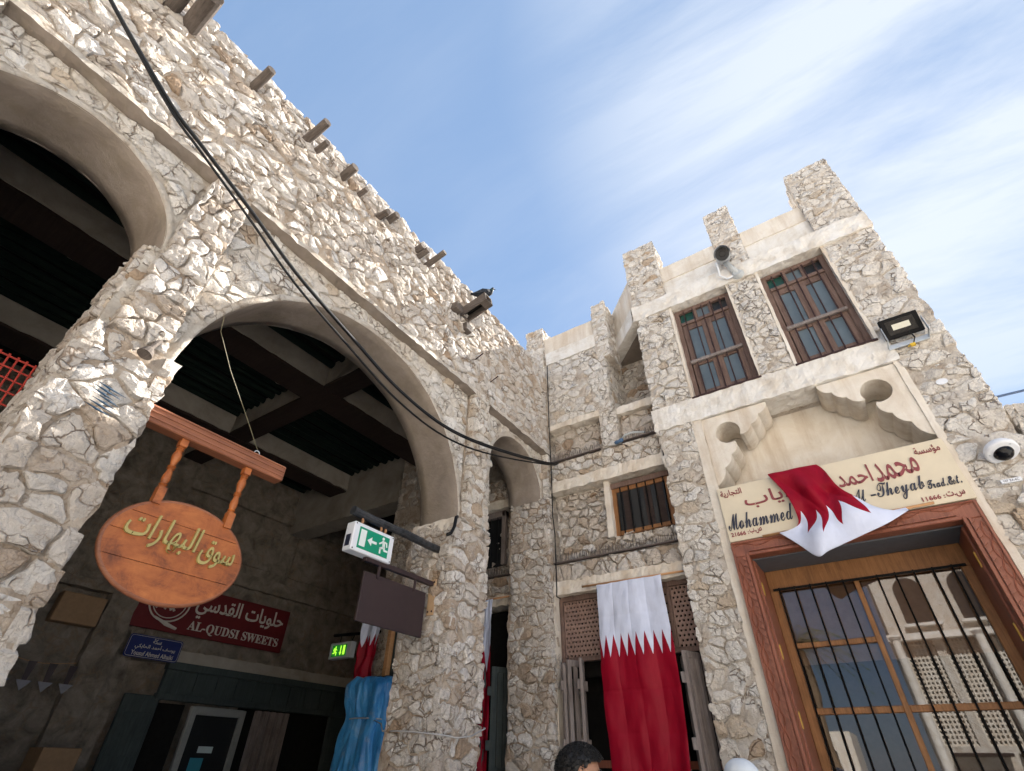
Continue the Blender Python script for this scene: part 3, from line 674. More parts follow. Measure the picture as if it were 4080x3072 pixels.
# two square timber rain spouts
sp = MB(); fr = Fr((XF - 0.25, 3.31, 6.10), (0, 1, 0), (-0.22, 0, 1), (1, 0, 0.22))
sp.fbox(fr, -0.075, -0.055, -0.07, 0.07, 0, 0.62); sp.fbox(fr, 0.055, 0.075, -0.07, 0.07, 0, 0.62); sp.fbox(fr, -0.055, 0.055, 0.05, 0.07, 0, 0.62)
sp.fbox(fr, -0.055, 0.055, -0.07, -0.05, 0.0, 0.26); sp.fbox(fr, -0.055, 0.055, -0.07, -0.05, 0.52, 0.62)
spo = sp.build('rain_spout', M_POLE, arc, bevel=0.004)
MB().fbox(fr, -0.055, 0.055, 0.03, 0.048, 0.2, 0.6).build('spout_lining', M_DARK, spo)
for y, z, L in ((3.10, 6.07, 0.10), (3.34, 5.93, 0.07)):
    MB().box(XF - 0.2, XF + L, y - 0.06, y + 0.06, z - 0.06, z + 0.06).build('beam_end', M_POLE, arc, bevel=0.01)
for (y, z) in ((3.62, 5.62), (3.95, 5.48)):
    MB().tube([(XF - 0.1, y, z), (XF + 0.12, y - 0.04, z + 0.03)], 0.008, 6).build('iron_pin', M_BARMETAL, arc)
# old pipe and lamp cup set in a gap of the near pier, sprayed mark below it
MB().tube([(XF - 0.02, 0.645, 3.66), (XF + 0.035, 0.60, 3.50)], 0.014, 8).lathe((XF + 0.03, 0.605, 3.51), (0.1, -0.25, -1), [(0, 0.018), (0.02, 0.03), (0.06, 0.042), (0.065, 0.036), (0.03, 0.02)], 14).build('pipe_end', M_POLE, arc, smooth=False)
place_stones('arc', arc, 'rubble_stones')

# ================================================================== SHOP BUILDING (faces -Y): tower on the right, gallery on the left
YT, YG, YN = 5.25, 5.385, 5.53           # tower face, gallery face, gallery niches
TX0, TX1 = -1.41, 1.59
shop = thing('shop_building', 'pale plastered stone shop building with notched parapet, two upper windows and carved doorway', 'building', (0.0, 6.5, 0.0))
tw = MB()
for x0, x1, z0, z1 in ((TX0 + 0.02, -0.97, 0, 4.92), (1.10, TX1 - 0.02, 0, 4.92), (TX0 + 0.02, -0.91, 5.18, 6.82), (-0.10, 0.25, 5.18, 6.82), (1.05, TX1 - 0.02, 5.18, 6.82)):
    rough_box(tw, x0, x1, YT + 0.007, YT + 0.40, z0, z1, 0.035, 0.030, 5.5)
tw.box(TX0 + 0.03, TX0 + 0.3, YT + 0.35, 8.4, 0, 7.0); tw.box(TX1 - 0.3, TX1 - 0.03, YT + 0.35, 8.4, 0, 7.0); tw.box(TX0 + 0.03, TX1 - 0.03, 8.3, 8.6, 0, 7.0)
tw.box(TX0 + 0.1, TX1 - 0.1, YT + 0.3, 8.5, 6.95, 7.1); tw.box(TX0 + 0.3, TX1 - 0.3, YT + 0.30, 8.3, 3.44, 3.6); tw.box(-1.0, 1.12, YT + 0.20, YT + 0.52, 4.91, 5.2)
tower = tw.build('tower_wall', M_PATCHY, shop)
P2 = dict(mat=M_STONE2, tint=(0.78, 0.17))
for k, (x0, x1, z0, z1, su, d) in enumerate(((TX0, -0.97, 0, 4.90, 0.20, 0.036), (1.10, TX1, 0, 4.90, 0.24, 0.032), (TX0, -0.91, 5.21, 6.79, 0.18, 0.042), (-0.10, 0.25, 5.21, 6.79, 0.155, 0.042), (1.05, TX1, 5.21, 6.79, 0.24, 0.032))):
    lay('shop', tower, FY(YT + 0.022), x0, x1, z0, z1, su, su * 0.62, d, 0.005, 200 + k, drop=0.2, add=0.35, **P2)
# bands and cornice
rough_box(MB(), TX0 - 0.015, 1.12, YT - 0.02, YT + 0.35, 4.895, 5.205, 0.035, 0.016, 10).build('string_band', M_WHITE, shop)
lay('shop', tower, FY(YT + 0.022), 1.12, TX1, 4.88, 5.24, 0.25, 0.15, 0.022, 0.005, 210, **P2)
rough_box(MB(), 1.05, TX1 - 0.02, YT + 0.022, YT + 0.4, 4.88, 5.25, 0.06, 0.012, 9).build('wall_infill', M_RENDER, shop)
rough_box(MB(), TX0 - 0.015, TX1 + 0.01, YT - 0.03, YT + 0.35, 6.79, 7.06, 0.035, 0.015, 10).build('cornice', M_WHITE, shop)
rough_box(MB(), -0.95, 1.12, YT + 0.07, YT + 0.30, 7.05, 7.71, 0.08, 0.007, 5).build('parapet', M_WHITE, shop)
rough_box(MB(), -0.95, 1.12, YT + 0.055, YT + 0.31, 7.42, 7.72, 0.08, 0.007, 5, seed=3).build('parapet_coping', M_PLASTER, shop)
# merlons: x0, x1, y0, depth, z0, z1
for k, (x0, x1, y0, dp, z0, z1) in enumerate(((TX0, -0.90, YT, 0.42, 7.05, 8.38), (-0.09, 0.27, YT + 0.02, 0.40, 7.05, 8.38), (1.07, TX1 + 0.01, YT, 0.50, 7.05, 8.38),
                                               (-3.38, -3.06, YG, 0.40, 6.62, 7.68), (-2.13, -1.90, YG, 0.42, 6.50, 7.68))):
    m = rough_box(MB(), x0 + 0.006, x1 - 0.006, y0 + 0.004, y0 + dp, z0, z1 - 0.02, 0.035, 0.028, 7, seed=k).build('merlon', M_PATCHY, shop)
    lay('shop', m, FY(y0 + 0.018), x0, x1, z0 + 0.02, z1, 0.155, 0.10, 0.028, 0.004, 220 + k, **P2)
    lay('shop', m, FX(x1 - 0.015), y0, y0 + dp, z0 + 0.02, z1, 0.17, 0.11, 0.018, 0.004, 230 + k, **P2)
    lay('shop', m, FXn(x0 + 0.015), -(y0 + dp), -y0, z0 + 0.02, z1, 0.17, 0.11, 0.018, 0.004, 240 + k, **P2)
# ornamental niche over the door: back, jambs and two cusped brackets
MB().grid(lambda u, v: rough_shift((-0.97 + 2.07 * u, YT + 0.46, 3.42 + 1.50 * v), 0.006, 6), 30, 24).build('niche_back', M_PLASTER, shop)
rough_box(MB(), -0.98, -0.872, YT - 0.006, YT + 0.48, 0, 4.89, 0.06, 0.006, 6).build('door_jamb', M_PLASTER, shop)
rough_box(MB(), 1.062, 1.12, YT - 0.006, YT + 0.48, 0, 4.89, 0.06, 0.006, 6).build('door_jamb', M_PLASTER, shop)
def bracket(side):
    # outline measured from the upper outer corner: a inwards, b downwards; scallops bulge into the niche
    def arc(p, q, bul, n=7):
        o = []; mx, my = (p[0] + q[0]) / 2, (p[1] + q[1]) / 2; dx_, dy_ = q[0] - p[0], q[1] - p[1]; L = math.hypot(dx_, dy_); nx, ny = dy_ / L, -dx_ / L
        for i in range(n):
            t = i / n; s = 4 * t * (1 - t) * bul; o.append((p[0] + dx_ * t + nx * s, p[1] + dy_ * t + ny * s))
        return o
    pts = [(0.0, 0.0), (0.71, 0.0), (0.71, 0.025)]
    pts += arc((0.71, 0.025), (0.60, 0.125), 0.026) + arc((0.60, 0.125), (0.50, 0.225), 0.026) + arc((0.50, 0.225), (0.375, 0.320), 0.026)
    cx, cy, r = 0.245, 0.245, 0.132                          # keyhole
    a0, a1 = math.atan2(0.320 - cy, 0.375 - cx), math.atan2(0.395 - cy, 0.300 - cx)
    for i in range(25):
        a = a0 - (2 * math.pi - (a1 - a0)) * i / 24; pts.append((cx + r * math.cos(a), cy + r * math.sin(a)))
    pts += [(0.300, 0.400)] + arc((0.300, 0.400), (0.215, 0.525), 0.026) + arc((0.215, 0.525), (0.115, 0.660), 0.026) + arc((0.115, 0.660), (0.0, 0.845), 0.030)
    pts += [(0.0, 0.845)]
    q = [((-0.872 + a) if side < 0 else (1.062 - a), 4.885 - b) for a, b in pts]
    return MB().prism(FY(YT + 0.43), q, 0, 0.42).build('cusped_bracket', M_PLASTER, shop, bevel=0.004)
bracket(-1); bracket(1)

# upper windows
def tower_window(x0, x1, z0, z1, nm='window'):
    y = YT + 0.10
    # plaster reveals
    f = MB(); f.box(x0, x0 + 0.065, y, y + 0.07, z0, z1); f.box(x1 - 0.065, x1, y, y + 0.07, z0, z1); f.box(x0 + 0.065, x1 - 0.065, y, y + 0.07, z1 - 0.06, z1); f.box(x0 + 0.065, x1 - 0.065, y, y + 0.07, z0, z0 + 0.05)
    w = f.build(nm, M_WINWOOD, shop, bevel=0.006)
    zt = z1 - 0.27; a, b = x0 + 0.065, x1 - 0.065; W_ = b - a
    MB().box(a, b, y - 0.012, y + 0.05, zt - 0.025, zt + 0.025).build('transom', M_WINWOOD, w, bevel=0.005)
    for k in range(3):
        p0, p1 = a + W_ * k / 3, a + W_ * (k + 1) / 3
        MB().box(p0, p1, y + 0.042, y + 0.050, zt + 0.025, z1 - 0.06).build('pane', M_GREENPANE if k == 0 else M_DARKPANE if k == 2 else M_FROST, w)
        if k: MB().box(p0 - 0.024, p0 + 0.024, y + 0.005, y + 0.055, zt + 0.02, z1 - 0.055).build('mullion', M_WINWOOD, w, bevel=0.004)
    zm = z0 + (zt - z0) * 0.46
    for k in range(2):                                       # two casements, each of stiles, rails and two panes
        c0, c1 = a + W_ * k / 2 + 0.002, a + W_ * (k + 1) / 2 - 0.002
        c = MB(); s = 0.062
        c.box(c0, c0 + s, y + 0.012, y + 0.052, z0 + 0.05, zt - 0.025); c.box(c1 - s, c1, y + 0.012, y + 0.052, z0 + 0.05, zt - 0.025)
        for q0, q1 in ((z0 + 0.05, z0 + 0.14), (zm - 0.05, zm + 0.05), (zt - 0.11, zt - 0.026)): c.box(c0 + s, c1 - s, y + 0.014, y + 0.050, q0, q1)
        c = c.build('casement', M_WINWOOD, w, bevel=0.004)
        for q0, q1 in ((z0 + 0.14, zm - 0.05), (zm + 0.05, zt - 0.11)):
            MB().box(c0 + s, c1 - s, y + 0.034, y + 0.042, q0, q1).build('pane', M_FROST, w)
    MB().box(a - 0.01, b + 0.01, y - 0.035, y + 0.01, zm - 0.02, zm + 0.025).build('guard_rail', M_GREYWOOD, w, bevel=0.006)
    for k in range(5):
        x = a + W_ * (k + 0.6) / 5.2
        MB().tube([(x, y - 0.014, z0 + 0.03), (x, y - 0.014, z1 - 0.05)], 0.0085, 6).build('bar', M_BARMETAL, w)
    MB().box(x0 - 0.02, x1 + 0.02, YT - 0.03, y + 0.07, z0 - 0.022, z0 + 0.002).build('sill', M_BARMETAL, w, bevel=0.004)
    mb = MB(); rng = random.Random(int(x0 * 100))
    for k in range(14):
        x = rng.uniform(a + W_ * 0.35, b - 0.02); mb.tube([(x, y - 0.03, z0), (x + rng.uniform(-0.02, 0.02), y - 0.05, z0 + rng.uniform(0.04, 0.09))], 0.002, 4)
    mb.build('bird_spikes', M_SPIKE, w)
    rough_box(MB(), x0 - 0.03, x0 + 0.003, YT - 0.004, y + 0.12, z0, z1 + 0.02, 0.05, 0.005, 8).build('reveal', M_PLASTER, w)
    rough_box(MB(), x1 - 0.003, x1 + 0.035, YT - 0.004, y + 0.12, z0, z1 + 0.02, 0.05, 0.005, 8).build('reveal', M_PLASTER, w)
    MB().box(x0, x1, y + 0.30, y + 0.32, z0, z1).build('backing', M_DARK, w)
tower_window(-0.88, -0.12, 5.215, 6.77); tower_window(0.28, 1.03, 5.215, 6.77)

# carved doorway
DZ, DI = 3.39, 3.25
fr = FY(YT - 0.02)
d = MB()
d.fbox(fr, -0.89, -0.75, 0, DI, -0.10, 0.03); d.fbox(fr, 0.905, 1.045, 0, DI, -0.10, 0.03)
d.prism(fr, [(-0.89, DI), (-0.89, DZ), (1.045, DZ), (1.045, DI)], -0.10, 0.031)
door = d.build('carved_doorway', M_DOORWOOD, shop, bevel=0.006)
d = MB()                                                     # raised inner and outer mouldings
for u0, u1 in ((-0.892, -0.876), (-0.775, -0.748), (0.903, 0.930), (1.031, 1.047)): d.fbox(fr, u0, u1, 0, DI + (0.02 if -0.8 < u0 < 1.0 else 0.14), 0.028, 0.046)
d.fbox(fr, -0.876, 1.031, DZ - 0.016, DZ, 0.029, 0.046); d.fbox(fr, -0.748, 0.903, DI, DI + 0.027, 0.029, 0.046)
d.build('moulding', M_DOORWOOD, door, bevel=0.004)
d = MB()                                                     # carved zigzag teeth and looping vine
for side, u in ((1, -0.783), (-1, 0.938)):
    k = 0.2
    while k < DI: d.prism(fr, [(u, k), (u - 0.036 * side, k + 0.028), (u, k + 0.056)] if side > 0 else [(u, k), (u, k + 0.056), (u - 0.036 * side, k + 0.028)], 0.028, 0.054); k += 0.060
    d.build('carved_teeth', M_DOORWOOD, door, kind='stuff'); d = MB()
k = -0.74
while k < 0.88: d.prism(fr, [(k, DI + 0.035), (k + 0.056, DI + 0.035), (k + 0.028, DI + 0.068)], 0.029, 0.054); k += 0.060
d.build('carved_teeth', M_DOORWOOD, door, kind='stuff')
d = MB()
for u in (-0.848, 1.003):
    for s in (0, 1):
        d.tube([fr(u + 0.020 * math.sin(t * 0.35 + math.pi * s), 0.1 + t * 0.0165, 0.030) for t in range(0, 190)], 0.007, 5, False)
d.tube([fr(-0.86 + t * 0.0165, DI + 0.103 + 0.016 * math.sin(t * 0.35), 0.030) for t in range(0, 114)], 0.007, 5, False)
d.build('carved_vine', M_DOORWOOD, door)
# recess behind the frame
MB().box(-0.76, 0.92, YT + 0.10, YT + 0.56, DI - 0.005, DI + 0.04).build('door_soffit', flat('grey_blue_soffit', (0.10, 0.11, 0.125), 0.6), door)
for x0, x1 in ((-0.79, -0.735), (0.89, 0.945)):
    lf = MB().box(x0, x1, YT + 0.085, YT + 0.53, 0, DI - 0.01).build('side_leaf', M_DOORWOOD, door, bevel=0.006)
    for z in (1.95, 2.45, 2.98):
        xx = x1 if x0 < 0 else x0
        MB().box(xx - 0.004, xx + 0.004, YT + 0.10, YT + 0.15, z - 0.05, z + 0.05).tube([(xx, YT + 0.125, z - 0.06), (xx, YT + 0.125, z + 0.06)], 0.008, 6).build('hinge', M_HINGE, lf)
YD = YT + 0.53
d = MB(); d.box(-0.735, 0.89, YD, YD + 0.06, 3.05, 3.246); d.box(-0.735, -0.66, YD, YD + 0.06, 0, 3.05); d.box(0.82, 0.89, YD, YD + 0.06, 0, 3.05)
d.box(0.0, 0.045, YD, YD + 0.06, 0, 3.05); d.box(-0.66, 0.0, YD + 0.002, YD + 0.058, 2.53, 2.575); d.box(-0.66, 0.0, YD + 0.002, YD + 0.058, 2.01, 2.06); d.box(0.045, 0.82, YD + 0.002, YD + 0.058, 2.01, 2.06)
d.box(-0.66, 0.0, YD + 0.002, YD + 0.058, 0.0, 0.25); d.box(0.045, 0.82, YD + 0.002, YD + 0.058, 0.0, 0.25)
gd = d.build('glazed_frame', M_DOORIN, door, bevel=0.005)
for x0, x1, z0, z1 in ((-0.66, 0.0, 2.575, 3.05), (-0.66, 0.0, 2.06, 2.53), (-0.66, 0.0, 0.25, 2.01), (0.045, 0.82, 2.06, 3.05), (0.045, 0.82, 0.25, 2.01)):
    MB().add([(x0, YD + 0.03, z0), (x1, YD + 0.03, z0), (x1, YD + 0.03, z1), (x0, YD + 0.03, z1)], [(0, 1, 2, 3)]).build('glass_pane', M_GLASS, door)
for k in range(11):
    x = -0.645 + k * 0.1405
    if abs(x - 0.02) < 0.04: continue
    MB().tube([(x, YD - 0.022, 0.1), (x, YD - 0.022, 3.07)], 0.0075, 6).build('bar', M_BLACKMETAL, door)
MB().box(-0.7, 0.86, YD - 0.028, YD - 0.016, 3.045, 3.065).build('bar_rail', M_BLACKMETAL, door)
for x0, x1 in ((-0.66, 0.0), (0.045, 0.82)): MB().box(x0 + 0.01, x1 - 0.01, YD + 0.075, YD + 0.08, 2.40, 3.05).build('blind', flat('brown_blind', (0.34, 0.235, 0.16), 0.8), door)
# dim shop interior behind the glass
d = MB(); d.box(-1.1, 1.25, 7.9, 8.0, 0, 3.42); d.box(-1.12, -1.05, 5.75, 8.0, 0, 3.42); d.box(1.2, 1.28, 5.75, 8.0, 0, 3.42); d.box(-1.1, 1.25, 5.75, 8.0, 3.36, 3.41)
d.build('shop_interior', M_CURTAIN, shop)
d = MB(); rng = random.Random(4)
d.grid(lambda u, v: (-0.62 + 0.55 * u, 6.35 + 0.03 * math.sin(u * 38), 2.72 + 0.20 * v * (0.75 + 0.3 * math.sin(u * 6))), 40, 6).build('curtain', M_DIRTWHITE, shop)

# ---------------- gallery
gw = MB()
GX0 = -6.0
rough_box(gw, GX0, -1.43, YN + 0.02, YN + 0.35, 3.28, 5.58, 0.07, 0.016, 8)                      # recessed plane
rough_box(gw, GX0, -3.02, YG + 0.06, YN + 0.35, 5.5, 6.36, 0.08, 0.02, 7)
rough_box(gw, -3.06, -2.02, YG + 0.010, YN + 0.6, 5.54, 6.80, 0.04, 0.030, 6)                    # upper left block
rough_box(gw, -2.06, -1.41, 6.09, 6.3, 5.6, 6.83, 0.06, 0.014, 9)                                # back of the open corner
rough_box(gw, -2.2, -1.95, YG + 0.02, YN + 0.1, 5.0, 5.6, 0.05, 0.012, 9)
gw.box(-3.1, -1.43, YN + 0.3, 8.2, 0, 5.5); gw.box(-3.1, -2.05, YN + 0.5, 8.0, 5.5, 6.9)
gal = gw.build('gallery_wall', M_PATCHY, shop)
lay('shop', gal, FY(YG + 0.024), -3.0, -2.0, 5.60, 6.78, 0.17, 0.12, 0.028, 0.005, 260, **P2)
lay('shop', gal, FX(-2.02 + 0.004), YG, 6.09, 5.60, 6.80, 0.16, 0.12, 0.02, 0.005, 261, **P2)
lay('shop', gal, FY(6.09), -2.02, TX0, 5.75, 6.78, 0.17, 0.12, 0.03, 0.005, 262, mat=M_STONE, tint=(0.42, 0.2))
lay('shop', gal, FY(YN + 0.02), -3.0, -2.2, 4.98, 5.52, 0.16, 0.12, 0.035, 0.008, 263, mat=M_STONE, tint=(0.36, 0.2))
lay('shop', gal, FY(YN + 0.02), -1.95, TX0, 4.98, 5.50, 0.16, 0.12, 0.035, 0.008, 264, mat=M_STONE, tint=(0.36, 0.2))
lay('shop', gal, FY(YG + 0.02), -2.2, -1.95, 5.0, 5.6, 0.14, 0.12, 0.02, 0.005, 265, **P2)
lay('shop', gal, FY(YN + 0.02), -3.0, -2.22, 3.60, 4.52, 0.17, 0.115, 0.045, 0.010, 266, tint=(0.5, 0.26))
lay('shop', gal, FY(YN + 0.02), -2.22, TX0, 3.60, 3.84, 0.18, 0.11, 0.05, 0.010, 267, tint=(0.5, 0.26))
for z0, z1, sd in ((4.66, 4.97, 268), (3.34, 3.57, 269)):
    bnd = rough_box(MB(), GX0, TX0 - 0.0, YG + 0.024, YN + 0.1, z0, z1, 0.06, 0.013, 9, seed=z0).build('stone_band', M_MORTAR, shop)
    lay('shop', bnd, FY(YG + 0.024), -3.0, TX0, z0 + 0.01, z1, 0.15, 0.105 if z0 > 4 else 0.2, 0.032 if z0 > 4 else 0.05, 0.006, sd, mat=M_STONE2 if z0 > 4 else M_STONE, tint=(0.5, 0.24))
    lay('shop', bnd, FY(YG + 0.024), -4.6, -3.62, z0 + 0.01, z1, 0.15, 0.11, 0.035, 0.006, sd + 20, tint=(0.5, 0.24))
# plaster lintels
for x0, x1, y0, z0, z1 in ((-3.0, -2.19, YG - 0.015, 5.51, 5.60), (-1.96, TX0, YG + 0.06, 5.47, 5.585), (-3.0, TX0, YG - 0.015, 4.53, 4.68), (-3.0, TX0, YG - 0.02, 3.22, 3.37), (GX0, -3.62, YG + 0.03, 4.53, 4.68), (GX0, -3.62, YG + 0.03, 3.22, 3.37)):
    rough_box(MB(), x0, x1, y0, YN + 0.15, z0, z1, 0.032, 0.015, 10, seed=x0 + z0).build('lintel', M_PLASTER, shop)
# cornice of the gallery and the slanting slab across the open corner
rough_box(MB(), -3.0, -2.12, YG - 0.01, YG + 0.3, 6.78, 7.03, 0.06, 0.008, 7).build('cornice', M_WHITE, shop)
rough_box(MB(), -3.06, -2.12, YG + 0.06, YG + 0.25, 7.02, 7.42, 0.08, 0.006, 5).build('parapet', M_PLASTER, shop)
A_, B_ = (TX0 - 0.02, YT - 0.02), (-2.27, 6.09)
frp = Fr((0, 0, 0), (1, 0, 0), (0, 1, 0), (0, 0, 1))
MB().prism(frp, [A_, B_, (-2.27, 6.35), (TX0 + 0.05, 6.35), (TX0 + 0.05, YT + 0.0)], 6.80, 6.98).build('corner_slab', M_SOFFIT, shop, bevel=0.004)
dirv = Vector((B_[0] - A_[0], B_[1] - A_[1], 0)).normalized(); nrm = Vector((-dirv.y, dirv.x, 0)); nrm = nrm if nrm.y < 0 else -nrm
frd = Fr((A_[0], A_[1], 0), -dirv, (0, 0, 1), nrm)
Ld = math.hypot(B_[0] - A_[0], B_[1] - A_[1])
def slab(z0, z1, n0, n1, m, nm):
    mb = MB(); nu, nv = 24, 8
    mb.grid(lambda u, v: rough_shift(frd(-Ld * (1 - u), z0 + (z1 - z0) * v, n1), 0.006, 7), nu, nv)
    mb.grid(lambda u, v: rough_shift(frd(-Ld * (1 - u), z0, n0 + (n1 - n0) * v), 0.006, 7), nu, 2)
    mb.grid(lambda u, v: rough_shift(frd(-Ld * (1 - u), z1, n1 + (n0 - n1) * v), 0.006, 7), nu, 2)
    mb.grid(lambda u, v: rough_shift(frd(-Ld * u, z0 + (z1 - z0) * v, n0), 0.006, 7), nu, 4)
    return mb.build(nm, m, shop)
slab(6.79, 7.06, -0.15, 0.012, M_WHITE, 'cornice'); slab(7.06, 7.72, -0.2, -0.04, M_PLASTER, 'parapet')
# lower gallery window with iron bars
w = MB(); y = YN - 0.02
for q in ((-2.19, -2.13, 3.83, 4.45), (-1.50, -1.43, 3.83, 4.45)): w.box(q[0], q[1], y, y + 0.08, q[2], q[3])
w.box(-2.13, -1.50, y, y + 0.08, 4.38, 4.45); w.box(-2.13, -1.50, y, y + 0.08, 3.83, 3.88)
win = w.build('window', M_DOORIN, shop, bevel=0.005)
MB().box(-2.19, -1.43, y - 0.03, y + 0.0, 4.43, 4.50).build('head_board', M_WINWOOD, win, bevel=0.005)
MB().box(-2.13, -1.50, y + 0.014, y + 0.018, 3.88, 4.38).build('pane', M_DARKPANE, win)
for x in (-2.05, -1.78, -1.63): MB().box(x, x + 0.09, y + 0.010, y + 0.013, 3.88, 4.38).build('curtain', M_DARKBEAM, win)
for k in range(6):
    x = -2.07 + k * 0.112; MB().tube([(x, y - 0.012, 3.84), (x, y - 0.012, 4.44)], 0.009, 6).build('bar', M_BLACKMETAL, win)
rough_box(MB(), -2.26, -2.185, YN - 0.10, YN + 0.1, 3.80, 4.53, 0.05, 0.008, 8).build('reveal', M_PLASTER, win)
# rows of bird needles on iron strips
def spikes(x0, x1, y, z, seed, nm='needle_strip'):
    MB().box(x0, x1, y - 0.01, y + 0.05, z - 0.012, z).build(nm, flat('rusty_strip', (0.11, 0.085, 0.075), 0.7), shop)
    mb = MB(); rng = random.Random(seed); x = x0 + 0.01
    while x < x1:
        t = rng.uniform(-0.012, 0.012); mb.tube([(x, y, z), (x + t, y - rng.uniform(-0.03, 0.03), z + rng.uniform(0.05, 0.11))], 0.0028, 4, False); x += rng.uniform(0.008, 0.020)
    mb.build('needles', M_SPIKE, shop)
spikes(-2.98, -2.22, YG - 0.01, 4.995, 1); spikes(-1.92, TX0, YG - 0.01, 5.005, 2); spikes(-2.99, TX0, YG - 0.015, 3.60, 3); spikes(-4.6, -3.65, YG + 0.03, 3.60, 4)
# lattice panel: frame and a board drilled with staggered holes
fl = MB(); y = YN - 0.06
fl.box(-2.985, -1.42, y, y + 0.07, 3.165, 3.225); fl.box(-2.985, -1.42, y, y + 0.07, 2.535, 2.575); fl.box(-2.985, -2.945, y, y + 0.07, 2.575, 3.165); fl.box(-1.455, -1.42, y, y + 0.07, 2.575, 3.165)
fl.box(-2.43, -2.39, y, y + 0.068, 2.575, 3.165); fl.box(-1.70, -1.66, y, y + 0.068, 2.575, 3.165)
lat = fl.build('lattice_frame', M_WINWOOD, shop, bevel=0.004)
def drilled(x0, x1, z0, z1, p, y):
    mb = MB(); rows = int(round((z1 - z0) / p)); ph = (z1 - z0) / rows
    for j in range(rows):
        off = (j % 2) * p / 2; z = z0 + ph * j; x = x0 - off
        while x < x1 - 1e-6:
            a, b = max(x, x0), min(x + p, x1); c = x + p / 2; r = p * 0.285
            if c - r > x0 and c + r < x1:
                o = [(a, z), (b, z), (b, z + ph), (a, z + ph)]; h = [(c + r * math.cos(R(k * 45 + 22.5)), z + ph / 2 + r * math.sin(R(k * 45 + 22.5))) for k in range(8)]
                vs = [(q[0], y, q[1]) for q in o] + [(q[0], y, q[1]) for q in h] + [(q[0], y + 0.02, q[1]) for q in h]
                fs = [(0, 1, 10, 9), (1, 11, 10), (1, 2, 4, 11), (2, 5, 4), (2, 3, 6, 5), (3, 7, 6), (3, 0, 8, 7), (0, 9, 8)]
                fs += [(4 + k, 4 + (k + 1) % 8, 12 + (k + 1) % 8, 12 + k) for k in range(8)]
                mb.add(vs, fs)
            elif b > a: mb.add([(a, y, z), (b, y, z), (b, y, z + ph), (a, y, z + ph)], [(0, 1, 2, 3)])
            x += p
    return mb
for x0, x1 in ((-2.945, -2.43), (-2.39, -1.70), (-1.66, -1.455)): drilled(x0, x1, 2.575, 3.165, 0.0445, y + 0.03).build('lattice_board', M_LATTICE, lat)
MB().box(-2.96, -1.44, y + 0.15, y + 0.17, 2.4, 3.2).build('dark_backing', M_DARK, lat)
# doorway below the lattice: posts, iron bars and folded shutters
pw = MB(); pw.box(-3.0, -2.945, YN - 0.08, YN + 0.06, 0, 2.535); pw.box(-1.46, -1.415, YN - 0.08, YN + 0.06, 0, 2.535)
post = pw.build('door_post', M_GREYWOOD, shop, bevel=0.006)
rough_box(MB(), -3.06, -2.99, YG - 0.03, YN + 0.1, 0, 3.22, 0.06, 0.006, 7).build('door_jamb', M_PLASTER, shop)
MB().box(-2.94, -1.46, YN + 0.28, YN + 0.295, 0, 2.53).build('dark_doorway_sheet', M_DARK, post)  # near-black sheet in place of the unlit room behind the doorway
MB().box(-2.94, -1.46, YN + 0.05, YN + 0.09, 1.62, 1.68).build('cross_rail', M_DOORWOOD, post)
for k in range(6): MB().tube([(-2.42 + k * 0.17, YN + 0.07, 0.0), (-2.42 + k * 0.17, YN + 0.07, 2.53)], 0.008, 6).build('bar', M_BLACKMETAL, post)
MB().grid(lambda u, v: (-2.55 + 0.75 * u, YN + 0.2 - 0.05 * math.sin(v * 3), 1.0 + v * (0.86 + 0.08 * math.sin(u * 7 + 1))), 14, 10).build('sack', M_DIRTWHITE, post, smooth=True)
def shutter(x, y0, ang, n, sgn, m, z1=2.52, parent=None):
    """a louvred leaf: stiles, rails and slanted boards, folded out from its hinge"""
    fr = Fr((x, y0, 0), (math.cos(ang) * sgn, -math.sin(ang), 0), (0, 0, 1), (-math.sin(ang), -math.cos(ang) * 1.0, 0))
    mb = MB(); w = 0.20
    for a in (0, w - 0.045): mb.fbox(fr, a, a + 0.045, 0.05, z1, 0, 0.035)
    for z in (0.05, 0.9, 1.55, z1 - 0.06): mb.fbox(fr, 0.045, w - 0.045, z, z + 0.06, 0.003, 0.032)
    s = mb.build('shutter', m, parent or shop, bevel=0.004)
    MB().fbox(fr, 0.075, w - 0.075, 0.11, z1 - 0.06, 0.008, 0.026).build('slat', m, s)
    for z in (0.7, 1.75, 2.25): MB().fbox(fr, w - 0.03, w + 0.02, z, z + 0.09, 0.034, 0.06).build('latch_block', m, s, bevel=0.004)
    return fr(w, 0)
shutter(-2.94, YN - 0.06, R(62), 0, 1, M_GREYWOOD, 2.50); shutter(-2.84, YN - 0.24, R(-60), 0, 1, M_GREYWOOD, 2.53); shutter(-2.72, YN - 0.05, R(70), 0, 1, M_GREYWOOD, 2.54)
shutter(-1.47, YN - 0.06, R(64), 0, -1, M_GREYWOOD, 2.52); shutter(-1.56, YN - 0.24, R(-58), 0, -1, M_GREYWOOD, 2.50)
